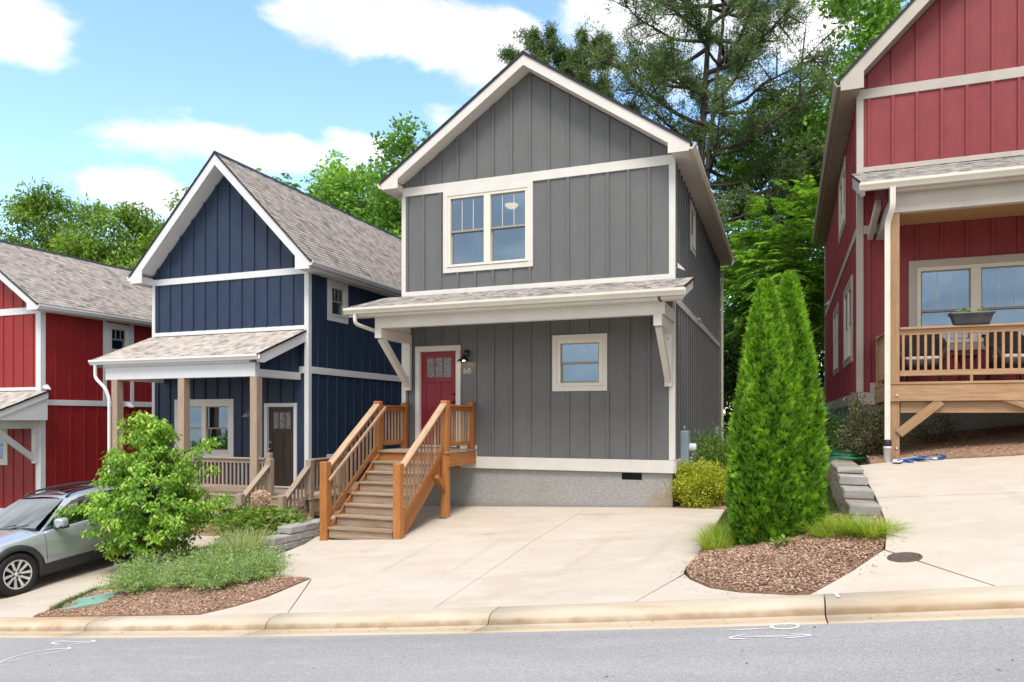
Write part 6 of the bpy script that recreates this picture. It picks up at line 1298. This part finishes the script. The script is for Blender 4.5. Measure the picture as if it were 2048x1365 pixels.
# --- grass: strip beside the right bed, tuft at the left kerb, thin lawn behind
def lawn(name, poly, n, ln, T=TG, mat=m_grass):
    P = np.array(poly); x = rng.uniform(P[:, 0].min(), P[:, 0].max(), n*3); y = rng.uniform(P[:, 1].min(), P[:, 1].max(), n*3); k = inside(poly, x, y); x = x[k][:n]; y = y[k][:n]; n = len(x)
    pos = np.stack([x, y, T(x, y)-.03], 1); V, F = blades(pos, ln*rng.uniform(.5, 1.2, n), np.full(n, .006), rng.uniform(.1, .7, n), None, 2); o = stuff(tri_soup(name, None, mat, V, F, np.repeat(np.clip(rng.normal(.5, .2, n), 0, 1), 6))); o['label'] = {'grass_strip': 'short green grass beside the middle driveway and arborvitae', 'grass_tuft': 'patch of grass at the tip of the left mulch bed', 'side_yard_grass': 'thin grass between the grey house and the right red house'}[name]; o['category'] = 'grass'; return o
lawn('grass_strip', [(.99, -.3), (1.0, -4.7), (1.4, -4.6), (2.7, -4.4), (2.72, .8), (1.9, .2)], 26000, .085); lawn('grass_tuft', [(-7.5, -7.05), (-8.02, -5.95), (-7.85, -5.9), (-7.3, -7.0)], 2600, .10, bedz(BED_L)); lawn('side_yard_grass', [(.8, .6), (2.7, .8), (2.9, 10), (.4, 10.4), (1.2, 3)], 9000, .10)
# --- catmint and lavender spilling over the left bed
def catmint(label, x, y, r_, n, hgt, flower=.05):
    z = float(bedz(BED_L)(x, y)); base = np.array([x, y, z]); t = thing('catmint_plant', label, 'plant', (x, y, z), 'catmint plants in the left bed'); ns = n; a = rng.uniform(0, 6.283, ns); l_ = hgt*rng.uniform(.35, 1.35, ns)*rng.choice([.8, 1., 1.25], ns); ln = rng.uniform(.05, 1.12, ns); q = r_*.35*np.sqrt(rng.random(ns)); pos = np.stack([x+q*np.cos(a), y+q*np.sin(a), np.full(ns, z)], 1)
    az_ = a+rng.normal(0, .5, ns); k = 13; tt = np.linspace(.18, 1, k); h = np.stack([np.cos(az_), np.sin(az_), 0*a], 1); P = pos[:, None]+h[:, None]*(r_*.95*ln[:, None]*tt[None])[:, :, None]; P[:, :, 2] += l_[:, None]*(tt*1.25-.45*tt*tt*(.5+ln[:, None])); P = P.reshape(-1, 3)
    P = np.concatenate([P+rng.normal(0, .012, P.shape), P+rng.normal(0, .014, P.shape)]); m_ = len(P); d = rdirs(m_, .3); V, F = leaf_arrays(P, d, rng.normal(0, .5, (m_, 3))+[0, 0, .8], .034*rng.uniform(.6, 1.2, m_), .018*rng.uniform(.7, 1.2, m_), .15); finish(t, 'leaves', V, F, np.repeat(np.clip(.5+rng.normal(0, .2, m_), 0, 1), 4), m_cat, (x, y, z))
    sel = rng.choice(len(P), int(len(P)*flower)); p = P[sel]+[0, 0, .015]; m_ = len(p); V, F = leaf_arrays(p, rdirs(m_, .4), rng.normal(0, 1, (m_, 3)), np.full(m_, .022), np.full(m_, .014), .2); FL = finish(t, 'flowers', V, F, np.repeat(rng.random(m_), 4), m_cflower, (x, y, z)); stuff(FL)
for nm, x, y, r_, n, h in (('catmint plant nearest the green valve box lid', -6.62, -6.35, .46, 230, .30), ('catmint plant behind the valve box lid, nearest the dogwood', -7.2, -5.6, .46, 210, .30), ('catmint plant in the middle of the left bed front', -5.80, -6.2, .44, 210, .26), ('catmint plant closest to the kerb in the left bed', -5.2, -6.3, .42, 200, .28),
        ('catmint plant at the driveway tip of the left bed', -4.95, -5.85, .42, 210, .26), ('catmint plant beside the tall feathery grass', -5.55, -5.55, .50, 230, .28), ('catmint plant in the centre of the left bed', -6.25, -5.45, .50, 220, .28), ('catmint plant against the driveway edge below the block wall', -5.55, -5.05, .42, 200, .26), ('catmint plant below the hydrangea', -6.5, -4.6, .45, 200, .28)): catmint(nm, x, y, r_, n, h, .07)
def feather(label, x, y, n, ln):
    z = float(bedz(BED_L)(x, y)); t = thing('feather_grass', label, 'plant', (x, y, z)); a = rng.uniform(0, 6.283, n); pos = np.stack([x+.10*np.cos(a)*rng.random(n), y+.10*np.sin(a)*rng.random(n), np.full(n, z)], 1); V, F = blades(pos, ln*rng.uniform(.6, 1.15, n), np.full(n, .0055), rng.uniform(.1, .75, n), a+rng.normal(0, .5, n), 4); finish(t, 'blades', V, F, np.repeat(rng.random(n), 10), m_straw, (x, y, z))
    V, F = blades(pos[:60], ln*rng.uniform(.9, 1.25, 60), np.full(60, .009), rng.uniform(.3, .7, 60), a[:60], 4); finish(t, 'seed_heads', V, F, np.full(len(V), .9), m_straw, (x, y, z))
feather('tall feathery straw-green grass in the middle of the left bed', -6.0, -5.0, 340, .60); feather('second feathery grass tuft beside the low block wall', -6.35, -4.25, 200, .50)
# --- hydrangea with one faded bloom
LEAFM = []
for q in (.35, .5, .62, .75):
    V, F = leaf_arrays(np.zeros((1, 3)), np.array([[1., 0, -.15]]), np.array([[0, 0, 1.]]), np.array([.15]), np.array([.085]), .14, .12); me = mesh('leaf', V, F); at = me.attributes.new('tint', 'FLOAT', 'POINT'); at.data.foreach_set('value', [q]*4); LEAFM.append(me)
def hyd_leaves(pos, d):
    for p, q in zip(pos, d):
        x = Vector(q).normalized(); y = Vector((rng.normal(0, .25), rng.normal(0, .25), 1)).cross(x).normalized(); z = x.cross(y); mw = Matrix(((x.x, y.x, z.x, p[0]), (x.y, y.y, z.y, p[1]), (x.z, y.z, z.z, p[2]), (0, 0, 0, 1))) @ Matrix.Scale(rng.uniform(.7, 1.15), 4); link('leaf', LEAFM[rng.integers(4)], m_hyd, hy, mw=mw)
hy = thing('hydrangea', 'bright green hydrangea with one faded pink flower head by the taupe steps', 'shrub', (-7.15, -2.95, float(TG(-7.15, -2.95)))); hb = np.array([-7.15, -2.95, float(TG(-7.15, -2.95))])
n = 750; pos = hb+ball(n)*[.85, .55, .36]+[0, 0, .42]; pos[:, 0] += .1; a = rng.uniform(0, 6.283, n); d = np.stack([np.cos(a), np.sin(a), rng.uniform(-.5, .35, n)], 1); hyd_leaves(pos[:300], d[:300]); V, F = leaf_arrays(pos[300:], d[300:], (np.tile([0, 0, 1.], (n, 1))+rng.normal(0, .25, (n, 3)))[300:], (.15*rng.uniform(.7, 1.15, n))[300:], (.085*rng.uniform(.8, 1.1, n))[300:], .14, .12); stuff(finish(hy, 'leaves', V, F, np.repeat(np.clip(rng.normal(.55, .18, n-300), 0, 1), 4), m_hyd, tuple(hb)))
tubes('stem', hy, m_bark, [(np.stack([hb+[0, 0, -.05], hb+(p-hb)*.5, p]), [.012, .009, .005]) for p in pos[:40]], tuple(hb), 4)
fc_ = hb+[-.12, -.05, .92]; n = 420; dd = rdirs(n, .3); V, F = leaf_arrays(fc_+dd*[.155, .155, .12], dd+rng.normal(0, .8, (n, 3)), dd, np.full(n, .045), np.full(n, .036), .1); stuff(finish(hy, 'flower_head', V, F, np.repeat(rng.random(n), 4), m_petal, tuple(hb))); sweep('flower_stalk', hy, m_lf_shrub, [tuple(hb+[0, 0, .2]), tuple(hb+[-.08, -.03, .6]), tuple(fc_)], r=.008)
shrub('low leafy perennial under the navy porch edge', (-8.5, -1.35 - .7, float(TG(-8.5, -2.0))), (.55, .35, .32), 900, .11, .05, m_hyd, clumps=60, rough_=.35, group=None)
shrub('sprawling thin-stemmed plant beside the navy porch steps', (-9.5, -1.35, float(TG(-9.5, -1.35))), (.7, .3, .36), 700, .09, .045, m_lf_dog, clumps=55, rough_=.4, stems=40)
pf = thing('planter_seedlings', 'few small green seedlings growing in the porch planter', 'plant', (4.76, -.82, 3.36)); n = 70; x = rng.choice([4.62, 4.66, 4.9], n)+rng.normal(0, .035, n); pos = np.stack([x, -.82+rng.normal(0, .03, n), 3.38+rng.random(n)*.06], 1); V, F = leaf_arrays(pos, rdirs(n, .6), rdirs(n, 1.), np.full(n, .05), np.full(n, .025)); finish(pf, 'leaves', V, F, np.repeat(rng.uniform(.4, .9, n), 4), m_lf_shrub, (4.76, -.82, 3.36)); V, F = blades(np.stack([x[:20], np.full(20, -.82), np.full(20, 3.33)], 1), np.full(20, .09), np.full(20, .004), np.full(20, .2)); finish(pf, 'stems', V, F, np.full(len(V), .4), m_lf_shrub, (4.76, -.82, 3.36))
# ------------------------------------------------------------------ trees behind the houses
GB = 'trees behind the houses'
def gz(u, v): return float(TG(u, v))-.1
def bl(label, u, v, H, blobs, nc, per, cr, ll, lw, mat, **k): return broadleaf(label, (u, v, gz(u, v)), H, k.pop('r0', .16), blobs, nc, per, cr, ll, lw, mat, group=GB, **k)
# left group behind the red house (compound drooping leaves)
bl('leftmost feathery locust tree cut by the photo edge', -43.5, 16, 15, [((0, 0, 11.5), (3.4, 3, 3.4)), ((2.2, 0, 8.5), (3, 2.6, 3)), ((-1.5, -1, 7), (3, 2.5, 3))], 230, 95, .95, .32, .13, m_lf_loc, droop=.9, name='locust_tree')
bl('airy locust tree with a round top above the red house roof', -38.4, 15.5, 16, [((0, 0, 15.2), (2.2, 2, 2.6)), ((1.6, 0, 12.2), (2.6, 2.2, 2.6)), ((-1.6, -.5, 12), (2.2, 2, 2.6)), ((0, 0, 9), (3.6, 3, 2.6))], 320, 95, .85, .30, .12, m_lf_loc, droop=.9, name='locust_tree')
bl('broad locust tree left of the navy gable', -32.6, 15.5, 15, [((0, 0, 13.4), (2.8, 2.4, 2.5)), ((2.5, 0, 11.0), (2.8, 2.4, 2.6)), ((-2.4, -.5, 11.5), (2.6, 2.2, 2.6)), ((.5, 0, 8.5), (4.2, 3, 2.8))], 380, 95, .85, .30, .12, m_lf_loc, droop=.9, name='locust_tree')
bl('bushy tree whose top touches the left rake of the navy house', -27.6, 16.5, 14, [((0, 0, 12.7), (2.1, 2, 2.6)), ((-1.2, 0, 9.8), (2.8, 2.4, 3)), ((1.5, 0, 8.5), (2.8, 2.4, 3))], 210, 90, .85, .30, .12, m_lf_loc, droop=.8)
bl('dark filler tree low behind the red and navy roofs', -35, 20, 10, [((0, 0, 8.5), (6, 3, 4)), ((5, 0, 7.5), (4, 3, 3.6)), ((-5, 0, 8), (4, 3, 3.8))], 240, 60, .95, .34, .2, m_lf_mid, limbs=20)
# between the navy and the grey house
bl('tree top peeking over the navy ridge', -24.0, 18, 14, [((0, 0, 13.9), (2.2, 2, 2.0)), ((2.2, 0, 11.8), (2.6, 2.2, 2.6))], 150, 8, .95, .30, .12, m_lf_lite, mode='frond')
bl('full round green tree between the navy and grey houses', -18.6, 17.5, 16, [((0, 0, 13.5), (2.5, 2.4, 2.4)), ((-1.6, 0, 11.6), (2.5, 2.3, 2.6)), ((1.5, 0, 11.6), (2.4, 2.2, 2.6)), ((0, -.5, 9.3), (3.6, 2.8, 2.6))], 300, 85, .85, .26, .15, m_lf_mid, tint0=.58)
bl('tree against the left eave of the grey house', -13.9, 15.5, 15, [((0, 0, 13.3), (2.1, 2, 2.4)), ((.6, 0, 10.5), (2.4, 2.1, 2.8)), ((-.6, 0, 8), (2.4, 2.1, 2.6))], 180, 75, .8, .26, .15, m_lf_mid, tint0=.52)
# right of the grey house
bl('tall broadleaf tree beside the right red gable', 6.0, 25, 24, [((-.2, 0, 20.5), (2.0, 2.2, 3.0)), ((.2, 0, 16.8), (2.5, 2.4, 2.8)), ((-2.0, 0, 14.3), (2.5, 2.4, 2.4)), ((-1.6, 0, 11.5), (3.2, 2.6, 3.2))], 230, 60, 1.0, .32, .19, m_lf_mid, r0=.24, tint0=.5)
bl('deep green tree behind the pine on the right', 1.6, 27, 18, [((0, 0, 14.5), (3.2, 2.8, 3.4)), ((-2.2, 0, 11), (3.4, 3, 3.4)), ((2.2, 0, 10.5), (3.2, 2.8, 3.4)), ((0, 0, 7.2), (5, 3, 3))], 250, 65, 1.0, .32, .19, m_lf_mid, r0=.24, tint0=.42)
bl('bright walnut tree with long compound leaves between the houses', 1.9, 15.2, 9.5, [((.3, 0, 8.4), (1.5, 1.5, 1.4)), ((-.9, 0, 6.8), (1.5, 1.4, 1.4)), ((1.2, 0, 6.9), (1.3, 1.3, 1.4)), ((.1, -.4, 5.4), (1.9, 1.4, 1.3))], 150, 8, .85, .26, .085, m_lf_lite, mode='frond', name='walnut_tree', droop=.35, r0=.10)
bl('dark understorey tree at the end of the side yard', .6, 18.5, 7, [((-.6, 0, 4.8), (2.2, 1.8, 2.2)), ((1.4, 0, 4.2), (2.4, 1.8, 2.4)), ((.2, 0, 2.2), (3, 1.6, 1.8)), ((-2.4, 0, 3.6), (2, 1.6, 2.4))], 190, 70, .7, .20, .12, m_lf_dark, tint0=.5, limbs=25)
bl('dark evergreen mass behind the side-yard fence', 2.7, 16.8, 5.5, [((.2, 0, 3.6), (1.5, 1.2, 1.9)), ((.0, 0, 1.6), (1.7, 1.2, 1.4))], 110, 70, .6, .18, .10, m_lf_dark, tint0=.42, limbs=20)
bl('low wood edge filling the gap behind the grey house', -5.5, 24, 12, [((0, 0, 8), (5, 3, 4.5)), ((5, 1, 7.2), (4, 3, 4.2)), ((-6, 0, 8.5), (4, 3, 4))], 220, 55, 1.0, .32, .19, m_lf_dark, limbs=25, tint0=.6)
# pines
pine('tall two-stemmed pine rising behind the grey house roof', (-2.4, 24, gz(-2.4, 24)), 27, .34, .30, 5.6, 74, forks=2, lean=(.5, 0), tuft=.27, ntw=17, per=30, shape=lambda r_: .35+.75*math.sin(math.pi*min(1, .25+r_*.72))**.8, group=GB)
pine('smaller pine behind the right rake of the grey house', (-9.9, 22, gz(-9.9, 22)), 21.6, .24, .40, 2.9, 58, tuft=.27, ntw=15, per=36, group=GB, shape=lambda r_: .8*(1-r_**3)+.30)
pine('pine with a flat top left of the tall pine', (-7.6, 22.5, gz(-7.6, 22.5)), 21.4, .24, .40, 2.9, 58, tuft=.27, ntw=15, per=36, group=GB, shape=lambda r_: .8*(1-r_**3)+.30)
# far wood closing the view
fw = []; ft = []
n = 46000; x = rng.uniform(-75, 45, n); y = 33+rng.uniform(0, 7, n)+6*np.sin(x*.11); top = 8.5+1.6*np.sin(x*.31)+1.2*np.sin(x*.77+1)+.9*np.sin(x*1.9); z = TG(x, y)+top*rng.random(n)**.65; pos = np.stack([x, y, z], 1)
V, F = leaf_arrays(pos, rng.normal(0, 1, (n, 3))-[0, 0, .4], rng.normal(0, .6, (n, 3))+[0, -.4, .8], rng.uniform(.5, .9, n), rng.uniform(.3, .5, n), .15)
o = stuff(tri_soup('far_wood', None, m_lf_dark, V, F, np.repeat(np.clip(.55+.2*np.sin(x*.6)*np.sin(z*.8)+rng.normal(0, .2, n), 0, 1), 4))); o['label'] = 'far wood closing the view behind the houses'; o['category'] = 'wood'

n = 60000; x = rng.uniform(-70, 60, n); y = -52-rng.uniform(0, 6, n)+3*np.sin(x*.13); top = 5.2+1.0*np.sin(x*.29)+.8*np.sin(x*.83)+.5*np.sin(x*2.1); z = zc(x)+top*rng.random(n)**.7; pos = np.stack([x, y, z], 1)
V, F = leaf_arrays(pos, rng.normal(0, 1, (n, 3))-[0, 0, .4], rng.normal(0, .6, (n, 3))+[0, .4, .8], rng.uniform(.35, .65, n), rng.uniform(.22, .4, n), .15)
o = stuff(tri_soup('far_wood', None, m_lf_mid, V, F, np.repeat(np.clip(.5+rng.normal(0, .2, n), 0, 1), 4))); o['label'] = 'leafy wood across the street reflected in the house windows'; o['category'] = 'wood'
